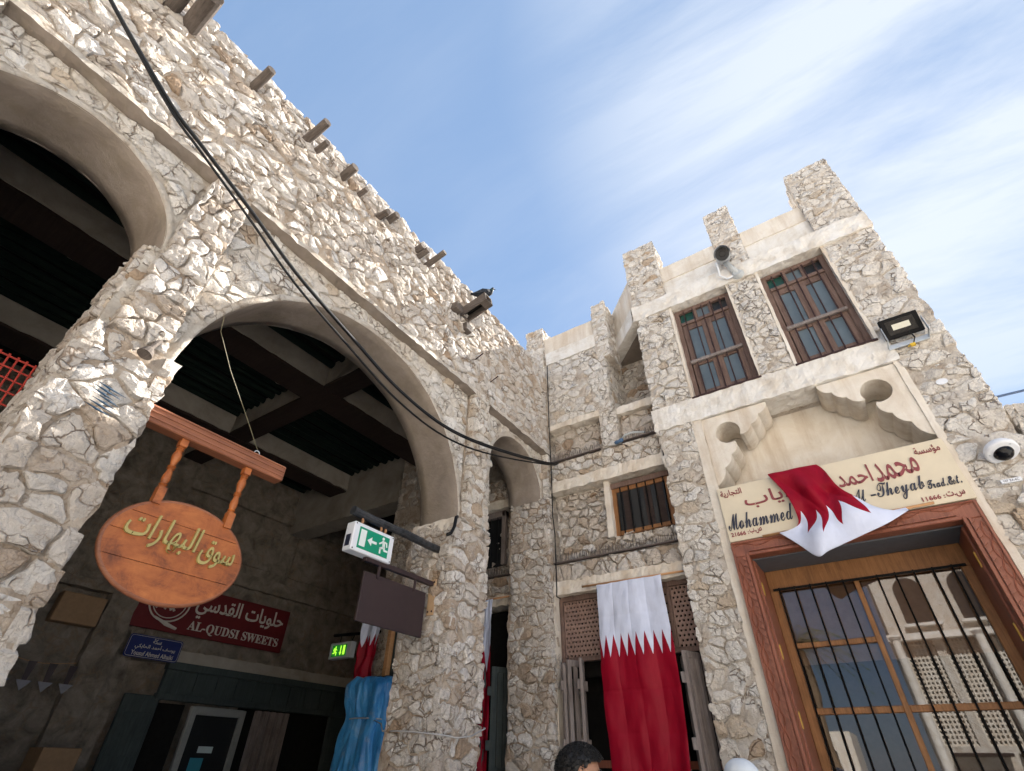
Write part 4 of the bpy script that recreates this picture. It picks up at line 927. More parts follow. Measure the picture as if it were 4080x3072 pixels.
# the gallery as it continues inside the arcade
iw = MB()
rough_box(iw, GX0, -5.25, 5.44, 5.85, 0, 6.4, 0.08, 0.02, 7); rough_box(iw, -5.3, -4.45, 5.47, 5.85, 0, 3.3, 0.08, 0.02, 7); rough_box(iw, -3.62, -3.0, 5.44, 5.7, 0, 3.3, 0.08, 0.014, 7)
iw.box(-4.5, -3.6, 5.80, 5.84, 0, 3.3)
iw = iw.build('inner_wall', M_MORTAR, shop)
lay('shop', iw, FY(5.46), GX0, -5.3, 0, 6.1, 0.2, 0.14, 0.045, 0.008, 290, tint=(0.4, 0.2))
lay('shop', iw, FY(YN + 0.02), -4.8, -3.62, 3.62, 4.52, 0.17, 0.12, 0.045, 0.008, 291, tint=(0.4, 0.2))
rough_box(MB(), -9.0, -5.98, 5.46, 5.85, 5.20, 6.12, 0.12, 0.012, 6).build('alley_lintel', M_BEAMSIDE, shop)
w = MB(); w.box(-4.3, -4.22, 5.44, 5.52, 3.75, 4.5); w.box(-3.84, -3.78, 5.44, 5.52, 3.75, 4.5); w.box(-4.3, -3.78, 5.44, 5.52, 4.42, 4.5)
w = w.build('window', M_GREYWOOD, shop, bevel=0.005); MB().box(-4.22, -3.84, 5.5, 5.51, 3.75, 4.42).build('pane', M_DARKPANE, w)
for k in range(3): MB().tube([(-4.15 + k * 0.12, 5.45, 3.75), (-4.15 + k * 0.12, 5.45, 4.45)], 0.008, 6).build('bar', M_BLACKMETAL, w)
shutter(-4.05, 5.50, R(50), 0, 1, M_TEAL, 2.54); shutter(-3.70, 5.50, R(60), 0, -1, M_TEAL, 2.54)
MB().box(-4.6, -3.62, 5.62, 5.64, 0, 3.2).build('dark_doorway_sheet', M_DARK, shop)  # dark sheet standing in for unlit depth behind the shutters
sw = MB(); sw.box(-5.62, -5.55, 5.30, 5.44, 2.50, 3.3); sw = sw.build('window_jamb', M_ROD, shop, bevel=0.005)
MB().box(-5.54, -5.20, 5.36, 5.40, 2.52, 3.30).build('teal_shutter', M_TEAL, shop, bevel=0.006)
MB().box(-6.05, -5.05, 5.30, 5.34, 1.0, 2.55).build('teal_panel', M_TEAL, shop, bevel=0.006)
place_stones('shop', shop, 'rubble_stones')

# ---------------- low rubble wall right of the tower
lw = thing('rubble_wall', 'low rough stone wall joining the right side of the shop tower', 'wall', (2.6, 5.5, 0))
c = rough_box(MB(), TX1 + 0.005, 4.2, YT + 0.03, YT + 0.45, 0, 4.12, 0.07, 0.03, 6).build('wall_core', M_RENDER, lw)
lay('low', c, FY(YT + 0.03), TX1, 3.4, 0, 4.16, 0.26, 0.16, 0.025, 0.006, 300, **P2)
place_stones('low', lw, 'rubble_stones')

# ================================================================== THINGS
# ---------------- oval wooden sign hanging in the big arch
XS = -3.10
sg = thing('hanging_sign', 'oval orange wooden sign with gold Arabic lettering hanging from a carved beam', 'sign', (XS, 0.8, 2.5))
fr = FX(XS)
bm_ = MB().fbox(fr, 0.72, 1.69, 3.145, 3.255, -0.045, 0.045)
beam = bm_.build('beam', M_BEAMWOOD, sg, bevel=0.006)
b2 = MB()
for v in (3.170, 3.205, 3.235): b2.fbox(fr, 0.735, 1.685, v, v + 0.010, 0.044, 0.051)
b2.build('moulding', M_BEAMWOOD, beam, bevel=0.002)
for y, lean in ((1.03, 0.0), (1.452, 0.0)):
    bl = MB(); bl.fbox(fr, y - 0.022, y + 0.022, 3.10, 3.15, -0.022, 0.022)
    bl.lathe((XS, y, 3.10), (0, 0, -1), [(0, 0.016), (0.008, 0.022), (0.015, 0.016), (0.022, 0.024), (0.03, 0.016), (0.05, 0.024), (0.075, 0.026), (0.10, 0.019), (0.125, 0.014), (0.132, 0.023), (0.140, 0.015), (0.147, 0.023), (0.155, 0.014), (0.19, 0.022), (0.215, 0.024), (0.24, 0.017), (0.247, 0.024), (0.255, 0.016), (0.262, 0.023), (0.27, 0.018)], 16)
    bl.fbox(fr, y - 0.022, y + 0.022, 2.735, 2.832, -0.018, 0.030)
    bl.build('baluster', M_SIGNWOOD, sg, bevel=0.0)
OC, OA, OB = (1.245, 2.525), 0.372, 0.262
def ell(z, k=1.0): return OA * k * math.sqrt(max(0, 1 - ((z - OC[1]) / (OB * k)) ** 2))
cuts = [OC[1] - OB, OC[1] - 0.095, OC[1] + 0.035, OC[1] + 0.142, OC[1] + OB]
for i in range(4):                                           # boards of the oval, with fine open joints
    z0, z1 = cuts[i] + (0.0012 if i else 0), cuts[i + 1] - (0.0012 if i < 3 else 0)
    pr = [z0 + (z1 - z0) * (0.5 - 0.5 * math.cos(math.pi * k / 16)) for k in range(17)]
    pts = [(OC[0] + ell(z), z) for z in pr] + [(OC[0] - ell(z), z) for z in reversed(pr)]
    q = []
    for p in pts:
        if not q or math.hypot(p[0] - q[-1][0], p[1] - q[-1][1]) > 1e-4: q.append(p)
    MB().prism(fr, q, -0.016, 0.016).build('board', M_SIGNWOOD, sg, bevel=0.0008)
rim = MB(); rim.tube([fr(OC[0] + OA * 1.0 * math.cos(R(a)), OC[1] + OB * 1.0 * math.sin(R(a)), 0.0) for a in range(0, 363, 6)], 0.0165, 8, False); rim.build('rim', M_BEAMWOOD, sg, smooth=True)
t = MB()
text_mb(t, AR(0xFE8D, 0xFEDF, 0xFE92, 0xFEEC, 0xFE8E, 0xFEAD, 0xFE8D, 0xFE95), fr, 0.945, 1.330, 2.505, 2.680, 0.016, 0.032, 0.005, 0, 0.10)
text_mb(t, AR(0xFEB3, 0xFEEE, 0xFED5), fr, 1.355, 1.560, 2.490, 2.640, 0.016, 0.032, 0.005, 0, 0.06)
t.build('lettering', M_BRASS, sg)
MB().tube([fr(1.475 + 0.018 * math.cos(R(a)), 3.275 + 0.018 * math.sin(R(a)), 0) for a in range(-60, 230, 20)], 0.004, 6).build('ring_hook', M_BRACKET, sg, smooth=True)
MB().tube([(XS, 1.475, 3.293), (XS - 0.0, 1.33, 3.47), (XS, 1.10, 3.74), (XS, 0.93, 3.98), (XS + 0.0, 0.905, 4.11)], 0.0018, 5).build('stay_wire', flat('stay_wire', (0.20, 0.18, 0.10), 0.6), sg)

# ---------------- exit sign on a black pole, and the blank brown board, both out from the middle pier
XS2 = -3.22; fr = FX(XS2)
po = MB(); rng = random.Random(3)
po.tube([(XS2, 3.60 - t * 0.115, 3.255 - 0.004 * math.sin(t)) for t in range(11)], [0.036 + rng.uniform(-0.002, 0.002) for _ in range(11)], 12)
pol = po.build('black_pole', flat('chipped_black_paint', (0.030, 0.032, 0.036), 0.4, 0, 0.4, 0.9, 22, 0.4, 40), None, (XS2, 3.55, 3.25), smooth=False)
tag(pol, 'thick black painted pole jutting from the pier above the green exit sign', 'pole')
cd = MB().tube([(XF + 0.015, 3.36, 3.30), (XF + 0.03, 3.40, 3.33), (XF + 0.035, 3.43, 3.40), (XF + 0.03, 3.45, 3.50), (XF + 0.0, 3.50, 3.53), (XF - 0.06, 3.55, 3.53)], 0.016, 8).build('cable_conduit', M_CABLE, None, (XF, 3.45, 3.4), smooth=True)
tag(cd, 'short bent black conduit on the pier where the pole enters it', 'conduit')
ex = thing('exit_sign', 'white box exit sign with green panel hung under the black pole', 'exit sign', (XS2, 2.69, 2.92))
MB().fbox(fr, 2.465, 2.905, 2.935, 3.165, -0.055, 0.045).build('housing', M_PLASTIC, ex, bevel=0.006)
MB().fbox(fr, 2.52, 2.85, 2.965, 3.135, 0.044, 0.0475).build('green_panel', M_GREEN, ex)
def runner(mb, fr, u, v, h, n0, n1, s=1, mi=0):
    """the running figure of an exit sign, facing s"""
    P = lambda pts: mb.prism(fr, [(u + s * a * h, v + b * h) for a, b in pts], n0, n1, mi)
    P([(0.02 + 0.085 * math.cos(R(k * 36)), 0.90 + 0.085 * math.sin(R(k * 36))) for k in range(10)])
    P([(-0.12, 0.78), (0.08, 0.80), (0.02, 0.45), (-0.16, 0.48)])
    P([(-0.16, 0.50), (0.02, 0.47), (0.20, 0.40), (0.20, 0.28), (0.0, 0.34)]); P([(0.12, 0.40), (0.22, 0.38), (0.20, 0.06), (0.10, 0.06)])
    P([(-0.16, 0.50), (0.0, 0.46), (-0.12, 0.24), (-0.40, 0.24), (-0.40, 0.34), (-0.20, 0.35)])
    P([(0.05, 0.80), (0.12, 0.72), (0.30, 0.60), (0.26, 0.53), (0.04, 0.66)]); P([(-0.10, 0.79), (-0.04, 0.72), (-0.22, 0.68), (-0.26, 0.50), (-0.34, 0.52), (-0.28, 0.76)])
gl = MB()
gl.prism(fr, [(2.535, 2.985), (2.595, 2.985), (2.595, 3.118), (2.535, 3.118)], 0.0475, 0.050)
gl.prism(fr, [(2.615, 3.05), (2.660, 3.085), (2.660, 3.060), (2.715, 3.060), (2.715, 3.040), (2.660, 3.040), (2.660, 3.015)], 0.0475, 0.050)
runner(gl, fr, 2.785, 2.975, 0.15, 0.0475, 0.050, -1)
gl.build('pictogram', M_GLYPH, ex)
for u, v in ((2.482, 2.950), (2.888, 2.950), (2.482, 3.15), (2.888, 3.15)): MB().lathe(fr(u, v, 0.044), fr.n, [(0, 0.006), (0.004, 0.005)], 8).build('screw', M_BLACKMETAL, ex)
MB().box(XS2 - 0.03, XS2 + 0.02, 2.460, 2.466, 2.97, 3.06).build('vent', M_NAVYLET, ex)
for y in (2.56, 2.77, 2.82): MB().tube([(XS2, y, 3.16), (XS2 + 0.005, y + 0.006, 3.20), (XS2, y, 3.235)], 0.011, 8).build('rope_loop', M_TAPE, ex)
bb = thing('blank_board', 'blank dark brown metal board hanging from a bracket on the pier', 'sign', (XS2, 3.0, 2.4))
MB().fbox(fr, 2.66, 3.52, 2.905, 2.945, -0.02, 0.02).build('bracket_arm', M_BROWNMETAL, bb, bevel=0.003)
MB().fbox(fr, 2.68, 3.41, 2.465, 2.83, -0.012, 0.012).build('board', M_BROWNMETAL, bb, bevel=0.003)
for y in (2.82, 3.25):
    MB().fbox(fr, y - 0.013, y + 0.013, 2.80, 2.91, 0.013, 0.019).lathe(fr(y, 2.812, 0.019), fr.n, [(0, 0.006), (0.004, 0.004)], 8).build('hanger', M_BROWNMETAL, bb)
pl = MB().box(XS2 - 0.035, XS2 + 0.045, 3.488, 3.502, 2.66, 2.965).build('wall_plate', M_TAN, bb, bevel=0.002)
for z in (2.69, 2.94):
    for dx_ in (-0.018, 0.028): MB().lathe((XS2 + dx_, 3.488, z), (0, -1, 0), [(0, 0.009), (0.006, 0.008), (0.008, 0.004)], 8).build('bolt', M_BARMETAL, pl)

# ---------------- second exit sign, lit, deeper in the arcade
fr = FY(5.25)
e2 = thing('lit_exit_sign', 'small lit green exit sign deep in the dark arcade', 'exit sign', (-6.5, 5.3, 2.8))
MB().fbox(fr, -6.72, -6.27, 2.81, 3.02, -0.09, 0.0).build('housing', M_PLASTIC2, e2, bevel=0.006)
MB().fbox(fr, -6.66, -6.36, 2.84, 2.985, 0.0, 0.004).build('green_panel', M_GREENLIT, e2)
gl = MB(); runner(gl, fr, -6.585, 2.845, 0.13, 0.004, 0.007, 1)
gl.prism(fr, [(-6.475, 2.85), (-6.50, 2.89), (-6.484, 2.89), (-6.484, 2.975), (-6.466, 2.975), (-6.466, 2.89), (-6.45, 2.89)], 0.004, 0.007)
gl.prism(fr, [(-6.425, 2.855), (-6.385, 2.855), (-6.385, 2.975), (-6.425, 2.975)], 0.004, 0.007); gl.build('pictogram', M_GLYPHLIT, e2)
MB().tube([(-6.75, 5.3, 3.14), (-5.9, 5.42, 3.13)], 0.022, 8).tube([(-6.6, 5.32, 3.13), (-6.6, 5.31, 3.02)], 0.006, 6).tube([(-6.35, 5.35, 3.13), (-6.35, 5.31, 3.02)], 0.006, 6).build('support_rod', M_BLACKMETAL, e2)

# ---------------- shop board in the arcade and street name plate
fr = FX(-8.90)
ss = thing('sweet_shop_sign', 'maroon shop board with pale Arabic and English lettering in the dark arcade', 'sign', (-8.95, 4.65, 3.1))
MB().fbox(fr, 3.36, 5.90, 3.16, 3.84, -0.03, 0.0).build('board', M_REDBOARD, ss, bevel=0.006)
t = MB(); text_mb(t, bold_serif('AL-QUDSI SWEETS'), fr, 4.18, 5.80, 3.215, 3.375, 0.0, 0.008, 0.004)
text_mb(t, AR(0xFEA3, 0xFEE0, 0xFEEE, 0xFEF3, 0xFE8E, 0xFE95, 0x20, 0xFE8D, 0xFEDF, 0xFED8, 0xFEAA, 0xFEB3, 0xFEF2), fr, 4.20, 5.80, 3.42, 3.78, 0.0, 0.008, 0.014)
t.build('lettering', M_SILVERLET, ss)
lg = MB()
for r_, w_ in ((0.30, 0.020), (0.245, 0.012)): lg.tube([fr(3.80 + r_ * math.cos(R(a)), 3.56 + r_ * 0.9 * math.sin(R(a)), 0.004) for a in range(0, 365, 12)], w_ * 0.6, 6, False)
for k in range(4): lg.tube([fr(3.62 + k * 0.09 + 0.05 * math.sin(q * 0.9 + k), 3.45 + q * 0.05, 0.005) for q in range(6)], 0.017, 6)
lg.tube([fr(3.66, 3.33, 0.005), fr(3.85, 3.26, 0.005), fr(4.02, 3.22, 0.005)], [0.012, 0.03, 0.02], 6); lg.build('round_emblem', M_SILVERLET, ss)
sn = thing('street_sign', 'dark blue street name plate with white Arabic and English lettering', 'sign', (-8.93, 3.82, 2.79))
def rrect(u0, u1, v0, v1, r): return [(cx + r * math.cos(R(a + k * 22.5)), cy + r * math.sin(R(a + k * 22.5))) for cx, cy, a in ((u1 - r, v1 - r, 0), (u0 + r, v1 - r, 90), (u0 + r, v0 + r, 180), (u1 - r, v0 + r, 270)) for k in range(5)]
fr = FX(-8.86)
MB().prism(fr, rrect(3.44, 4.20, 2.775, 3.065, 0.04), -0.012, 0).build('plate', M_BLUE, sn)
rr = rrect(3.455, 4.185, 2.79, 3.05, 0.035); MB().tube([fr(a, b, 0.001) for a, b in rr + rr[:1]], 0.003, 4, False).build('border', M_SILVERLET, sn)
t = MB(); text_mb(t, 'Yousuf Ahmed Alhaiki', fr, 3.53, 4.12, 2.805, 2.865, 0, 0.002, 0.012)
text_mb(t, AR(0xFEF3, 0xFEEE, 0xFEB3, 0xFED2, 0x20, 0xFE83, 0xFEA3, 0xFEE4, 0xFEAA, 0x20, 0xFE8D, 0xFEDF, 0xFEA4, 0xFE8E, 0xFEF3, 0xFEDC, 0xFEF2), fr, 3.55, 4.12, 2.88, 2.965, 0, 0.002, 0.014)
text_mb(t, AR(0xFEB3, 0xFEDC, 0xFE94), fr, 3.77, 3.89, 2.975, 3.04, 0, 0.002, 0.014); t.build('lettering', M_SILVERLET, sn)
# goods and a bunting of small flags by the far shop on the left
cb = MB().box(-8.98, -8.80, 2.42, 2.95, 3.04, 3.40).build('cardboard_sheet', M_CARD, None, (-8.9, 2.7, 3.0), bevel=0.01); tag(cb, 'plain brown cardboard sheet high on the arcade back wall', 'cardboard')
cb = MB().box(-8.7, -8.3, 2.85, 3.25, 1.25, 1.72).build('cardboard_box', M_CARD, None, (-8.5, 3.0, 1.25), bevel=0.008); tag(cb, 'brown cardboard box at the foot of the dark arcade pillar', 'box')
bt = thing('bunting', 'string of small white and maroon pennants in the dark arcade shop', 'bunting', (-8.7, 2.4, 2.3))
MB().tube([(-8.7, 1.2 + 0.17 * k, 2.58 - 0.03 * math.sin(k)) for k in range(11)], 0.004, 5).build('string', M_ROD, bt)
for k in range(6):
    y = 1.75 + 0.22 * k
    MB().prism(FX(-8.7), [(y, 2.56), (y + 0.09, 2.56), (y + 0.07, 2.36), (y + 0.02, 2.36)], 0, 0.004).build('pennant_top', M_BROWNMETAL, bt)
    MB().prism(FX(-8.7), [(y - 0.03, 2.36), (y + 0.13, 2.36), (y + 0.05, 2.25)], 0, 0.004).build('pennant_tip', flat('grey_pennant', (0.20, 0.20, 0.23), 0.7), bt)

# red wire rack with a white tube behind the near pier
rk = thing('red_rack', 'red wire rack with a white tube edge at the left of the near pier', 'rack', (-3.95, 0.1, 3.0)); fr = FX(-3.95)
for k in range(17): MB().tube([fr(-0.42 + k * 0.046, 3.62, 0), fr(-0.34 + k * 0.043, 3.10, 0.0)], 0.006, 6).build('rod', M_RED, rk)
for v in (3.60, 3.53, 3.46, 3.38, 3.30, 3.20): MB().tube([fr(-0.40, v, 0.006), fr(0.36, v, 0.006)], 0.006, 6).build('rail', M_RED, rk)
MB().tube([fr(0.375, 3.60, 0.02), fr(0.365, 3.05, 0.02)], 0.016, 10).build('tube_edge', M_PLASTIC, rk)
# sprayed blue scribble on the pier
gs = MB(); rng = random.Random(8)
for k in range(7):
    y, z = 0.47 + rng.uniform(0, 0.04), 3.185 - k * 0.022
    gs.tube([(XF + 0.030, y, z), (XF + 0.034, y + 0.06, z - 0.012), (XF + 0.030, y + rng.uniform(0.1, 0.15), z - 0.02)], [0.001, 0.006, 0.001], 5)
tag(gs.build('paint_mark', M_GRAFF, None, (XF, 0.55, 3.1)), 'dark blue spray paint scribble on the near stone pier', 'paint mark')

# ---------------- blue plastic sheet tied round a stack, with its cord round the pier
def tarp():
    mb = MB(); n, m = 180, 110; cx, cy = -5.33, 4.98
    def fn(u, v):
        a = u * 2 * math.pi; z = 2.46 * v
        rx, ry = 0.36, 0.24
        c, s = math.cos(a), math.sin(a); q = (abs(c) ** 3.2 + abs(s) ** 3.2) ** (-1 / 3.2)
        pin = 1 - 0.20 * math.exp(-((z - 2.02) / 0.16) ** 2) + 0.16 * max(0, (1.9 - z)) * 0.35
        fold = 1 + 0.075 * math.sin(a * 10 + 2.5 * math.sin(z * 1.7)) * (0.5 + 1.1 * math.exp(-((z - 2.0) / 0.35) ** 2)) + 0.045 * abs(math.sin(a * 9 + z * 2)) + 0.02 * math.sin(a * 31 + z * 6)
        top = 1.0 if v < 0.97 else 1 - (v - 0.97) * 9
        k = q * pin * fold * top
        return Vector((cx + rx * c * k, cy + ry * s * k, z)) + nz((c, s, z * 1.4), 2.2) * 0.03 + nz((c, s, z), 7) * 0.012
    mb.grid(fn, n, m)
    mb.add([fn(0.0, 1.0) * 0.0 + Vector((cx, cy, 2.44))], [])
    k = len(mb.v) - 1; base = m * (n + 1)
    for i in range(n): mb.f.append((base + i, base + i + 1, k)); mb.t.append(0.5); mb.m.append(1)
    return mb
tr = thing('blue_tarpaulin', 'bright blue plastic sheet wrapped and tied round a stack by the pier', 'tarpaulin', (-5.42, 4.98, 0))
tarp().build('sheet', [M_TARP, M_DIRTWHITE], tr, smooth=True)
tie = [(-5.33 + 0.33 * math.cos(R(a)), 4.98 + 0.225 * math.sin(R(a)), 2.02 - 0.02 * math.sin(R(a))) for a in range(0, 365, 12)]
MB().tube(tie, 0.007, 6, False).build('tie', M_DIRTWHITE, tr)
rp = MB().tube([(-5.12, 4.82, 2.02), (-4.3, 4.15, 1.93), (-3.62, 3.52, 1.83), (-3.3, 3.44, 1.82), (-3.02, 3.44, 1.80), (-2.925, 3.50, 1.79), (-2.92, 3.62, 1.78), (-2.915, 3.8, 1.80), (-2.93, 4.0, 1.86), (-3.0, 4.07, 1.87)], 0.006, 6).build('cord', M_DIRTWHITE, None, (-3.3, 3.6, 1.8), smooth=True)
tag(rp, 'thin pale cord running from the blue sheet round the middle pier', 'cord')

# ---------------- flags
def cloth_flag(name, label, x0, x1, z1, length, y, seed, mat=M_FLAG, rod=None, lean=0.0, amp=0.030):
    f = thing(name, label, 'flag', ((x0 + x1) / 2, y, z1 - length), None); rng = random.Random(seed)
    ph = [rng.uniform(0, 6.28) for _ in range(6)]; w = x1 - x0
    def fn(u, v):
        g = 0.2 + 0.8 * min(1, v * 1.6); w1 = u + 0.05 * math.sin(v * 3.1 + ph[4]) + 0.05 * noise.noise(Vector((u * 1.5 + seed, v * 2.5, 1.0)))
        n = amp * g * (1.0 * math.sin(w1 * 13 + ph[0]) * (0.6 + 0.5 * noise.noise(Vector((u * 3, v * 4, seed)))) + 0.6 * math.sin(w1 * 7 + ph[2] + v * 2.2) + 0.35 * math.sin(w1 * 24 + ph[1] - 2 * v) * max(0, noise.noise(Vector((u * 2 + 9, v * 3, seed))) * 2))
        n += 0.010 * abs(math.sin(math.pi * (u * 4 + 0.02 * math.sin(v * 9)))) ** 0.45 + 0.008 * abs(math.sin(math.pi * v * 6.0)) ** 0.4
        n += 0.022 * g * noise.noise(Vector((u * 4 + seed, v * 6, 0))) + 0.010 * noise.noise(Vector((u * 9 + v * 4 + seed, v * 12, 5)))
        sag = -0.012 * abs(math.sin(math.pi * u * 4)) * (1 - min(1, v * 4)) * 0.5
        x = x0 + w * u + lean * v + 0.014 * math.sin(v * 7 + u * 3 + ph[3]) - (0.03 * v * w) * (u - 0.5)
        return (x, y - 0.012 - n, z1 - length * v + sag)
    MB().grid(fn, 110, 160, uv=True).build('cloth', mat, f, smooth=True)
    if rod: MB().tube([(rod[0], y, z1 + rod[3]), (rod[1], y, z1 + rod[2])], 0.011, 10).build('rod', M_ROD, f, smooth=True)
    return f
cloth_flag('hanging_flag', 'long maroon and white satin flag hanging over the lattice doorway', -2.43, -1.655, 3.245, 2.05, YG - 0.07, 1, rod=(-2.60, -1.43, 0.0, 0.01), lean=0.0)
cloth_flag('hanging_flag', 'maroon and white flag half hidden behind the two stone piers', -4.16, -3.865, 3.30, 1.85, 5.36, 2, flag_mat('satin_flag_cloth_narrow', 3.0, 0.36, 0.16), rod=(-4.25, -3.6, 0, 0))
cloth_flag('hanging_flag', 'crumpled maroon and white flag behind the blank brown board', -6.02, -5.66, 3.42, 1.3, 5.22, 3, flag_mat('satin_flag_cloth_small', 4.0, 0.34, 0.12), rod=(-6.1, -5.5, 0, 0), amp=0.05, lean=-0.04)
# flag thrown up over the shop board
def over_flag():
    f = thing('draped_flag', 'maroon and white flag blown up over the cream shop board', 'flag', (0.1, 5.1, 3.3))
    rows = [(0.0, [(-0.345, 3.985, 0.035), (-0.21, 3.985, 0.05), (-0.07, 3.985, 0.05), (0.075, 3.98, 0.035)]),
            (0.10, [(-0.36, 3.965, 0.055), (-0.20, 3.94, 0.075), (-0.02, 3.93, 0.07), (0.115, 3.90, 0.05)]),
            (0.36, [(-0.265, 3.73, 0.045), (-0.13, 3.71, 0.10), (0.01, 3.70, 0.11), (0.17, 3.70, 0.06)]),
            (0.58, [(-0.235, 3.52, 0.06), (-0.06, 3.46, 0.13), (0.09, 3.50, 0.15), (0.28, 3.55, 0.08)]),
            (0.74, [(-0.27, 3.41, 0.09), (-0.13, 3.29, 0.17), (0.10, 3.34, 0.18), (0.42, 3.42, 0.11)]),
            (0.86, [(-0.415, 3.375, 0.09), (-0.30, 3.235, 0.13), (-0.185, 3.095, 0.16), (-0.07, 3.135, 0.17), (0.20, 3.215, 0.17), (0.40, 3.28, 0.13), (0.575, 3.37, 0.09)]),
            (1.0, [(-0.42, 3.395, 0.055), (-0.12, 3.395, 0.055), (0.22, 3.40, 0.055), (0.58, 3.41, 0.055)])]
    def cat(P, t):
        n = len(P) - 1; x = min(max(t * n, 0), n - 1e-6); i = int(x); s = x - i
        p0, p1, p2, p3 = P[max(i - 1, 0)], P[i], P[i + 1], P[min(i + 2, n)]
        return tuple(0.5 * (2 * b + (c - a) * s + (2 * a - 5 * b + 4 * c - d) * s * s + (3 * b - a - 3 * c + d) * s ** 3) for a, b, c, d in zip(p0, p1, p2, p3))
    def fn(u, v):
        i = max(k for k in range(len(rows)) if rows[k][0] <= v + 1e-9); i = min(i, len(rows) - 2)
        s = (v - rows[i][0]) / (rows[i + 1][0] - rows[i][0]); pr = [cat(rows[k][1], u) for k in (max(i - 1, 0), i, i + 1, min(i + 2, len(rows) - 1))]
        p = tuple(0.5 * (2 * b + (c - a) * s + (2 * a - 5 * b + 4 * c - d) * s * s + (3 * b - a - 3 * c + d) * s ** 3) for a, b, c, d in zip(*pr))
        g = math.sin(math.pi * min(1, v * 1.05)) ; fold = g * (0.026 * math.sin(u * 13 + v * 4) + 0.030 * abs(math.sin(u * 6.5 - v * 5)) + 0.014 * math.sin(u * 5 + v * 16) + 0.02 * noise.noise(Vector((u * 6, v * 7, 2))))
        return FY(YT - 0.055)(p[0], p[1], p[2] * 0.9 + fold)
    MB().grid(fn, 64, 110, uv=lambda u, v: (u, 1 - v)).build('cloth', flag_mat('draped_flag_cloth', 4.6, 0.36, 0.22), f, smooth=True)
    MB().tube([(-0.58, YT - 0.09, 3.392), (0.78, YT - 0.09, 3.412)], 0.012, 10).build('rod', M_ROD, f, smooth=True)
over_flag()

# ---------------- cream shop board over the carved door
fr = FY(YT - 0.05)
sb = thing('shop_sign', 'cream shop board with maroon Arabic and dark script lettering above the carved door', 'sign', (0.08, YT, 3.4))
MB().fbox(fr, -0.89, 1.068, 3.405, 3.975, -0.04, 0.0).build('board', M_BOARD, sb, bevel=0.003)
def word(body, u0, u1, v0, v1, m, wt, n1, nm='lettering', skew=0.0, rise=0.0):
    t = MB(); text_mb(t, body, fr, u0, u1, v0, v1, 0, n1, wt, 0, skew, rise); return t.build(nm, m, sb, kind='stuff')
word(AR(0xFEE3, 0xFE86, 0xFEB3, 0xFEB4, 0xFE94), 0.835, 1.02, 3.845, 3.935, M_MAROONLET, 0.006, 0.008)
word(AR(0xFEE3, 0xFEA4, 0xFEE4, 0xFEAA), 0.485, 0.82, 3.70, 3.885, M_MAROONLET, 0.008, 0.008, rise=0.03)
word(AR(0xFE8D, 0xFEA3, 0xFEE4, 0xFEAA), 0.185, 0.460, 3.715, 3.885, M_MAROONLET, 0.008, 0.008)
word(AR(0xFEAB, 0xFEF3, 0xFE8E, 0xFE8F), -0.655, -0.18, 3.695, 3.86, M_MAROONLET, 0.008, 0.008)
word(AR(0xFE8D, 0xFEDF, 0xFE98, 0xFEA0, 0xFE8E, 0xFEAD, 0xFEF3, 0xFE94), -0.865, -0.655, 3.86, 3.94, M_MAROONLET, 0.010, 0.008)
word('11666 :', 0.72, 0.878, 3.448, 3.486, M_MAROONLET, 0.02, 0.006); word(AR(0xFEB1, 0x2E, 0xFE95), 0.89, 1.015, 3.435, 3.495, M_MAROONLET, 0.012, 0.006)
word('21666 :', -0.862, -0.695, 3.452, 3.492, M_MAROONLET, 0.02, 0.006); word(AR(0xFEB9, 0x2E, 0xFE8F), -0.685, -0.572, 3.445, 3.50, M_MAROONLET, 0.012, 0.006)
word(script_caps('Mohammed'), -0.868, -0.255, 3.515, 3.68, M_NAVYLET, 0.002, 0.010)
word(script_caps('Al'), 0.225, 0.355, 3.545, 3.665, M_NAVYLET, 0.002, 0.010); word('-', 0.385, 0.425, 3.582, 3.594, M_NAVYLET, 0.0, 0.010)
word(script_caps('Theyab'), 0.435, 0.790, 3.500, 3.685, M_NAVYLET, 0.002, 0.010); word(script_caps('Trad.Est.'), 0.80, 1.035, 3.545, 3.62, M_NAVYLET, 0.010, 0.010)

# ---------------- camera, floodlight, dome camera and small plates on the tower
bc = thing('bullet_camera', 'white bullet security camera on the cornice between the upper windows', 'security camera', (0.03, YT - 0.05, 6.9))
c0 = Vector((-0.02, 5.04, 7.13)); ax = Vector((0.03, -0.80, -0.60)).normalized()
MB().lathe(c0 - ax * 0.20, ax, [(0, 0.070), (0.01, 0.088), (0.33, 0.092), (0.345, 0.082), (0.347, 0.070), (0.335, 0.064)], 28).build('housing', M_PLASTIC2, bc, smooth=False)
MB().lathe(c0 - ax * 0.20 + ax * 0.335, ax, [(0.004, 0.088), (0.014, 0.086), (0.016, 0.045)], 24).lathe(c0 + ax * 0.145, ax, [(0, 0.045), (0.014, 0.034)], 18).build('lens', M_LENS, bc)
sh = MB(); side = ax.cross(Vector((0, 0, 1))).normalized(); upv = side.cross(ax)
sh.grid(lambda u, v: c0 - ax * 0.22 + ax * (0.44 * v) + (side * math.cos(math.pi * u) + upv * math.sin(math.pi * u)) * 0.104, 18, 2).build('sun_shield', M_PLASTIC, bc, smooth=True)
MB().tube([c0 - ax * 0.05 - upv * 0.08, c0 - ax * 0.02 - upv * 0.19 + Vector((0.05, 0.02, 0)), (0.07, YT - 0.05, 6.86)], [0.034, 0.040, 0.048], 12).build('mount_arm', M_PLASTIC2, bc, smooth=True)
MB().lathe((0.07, YT - 0.032, 6.86), (0, -1, 0), [(0, 0.078), (0.025, 0.072), (0.06, 0.046)], 18).build('mount_base', M_PLASTIC2, bc)
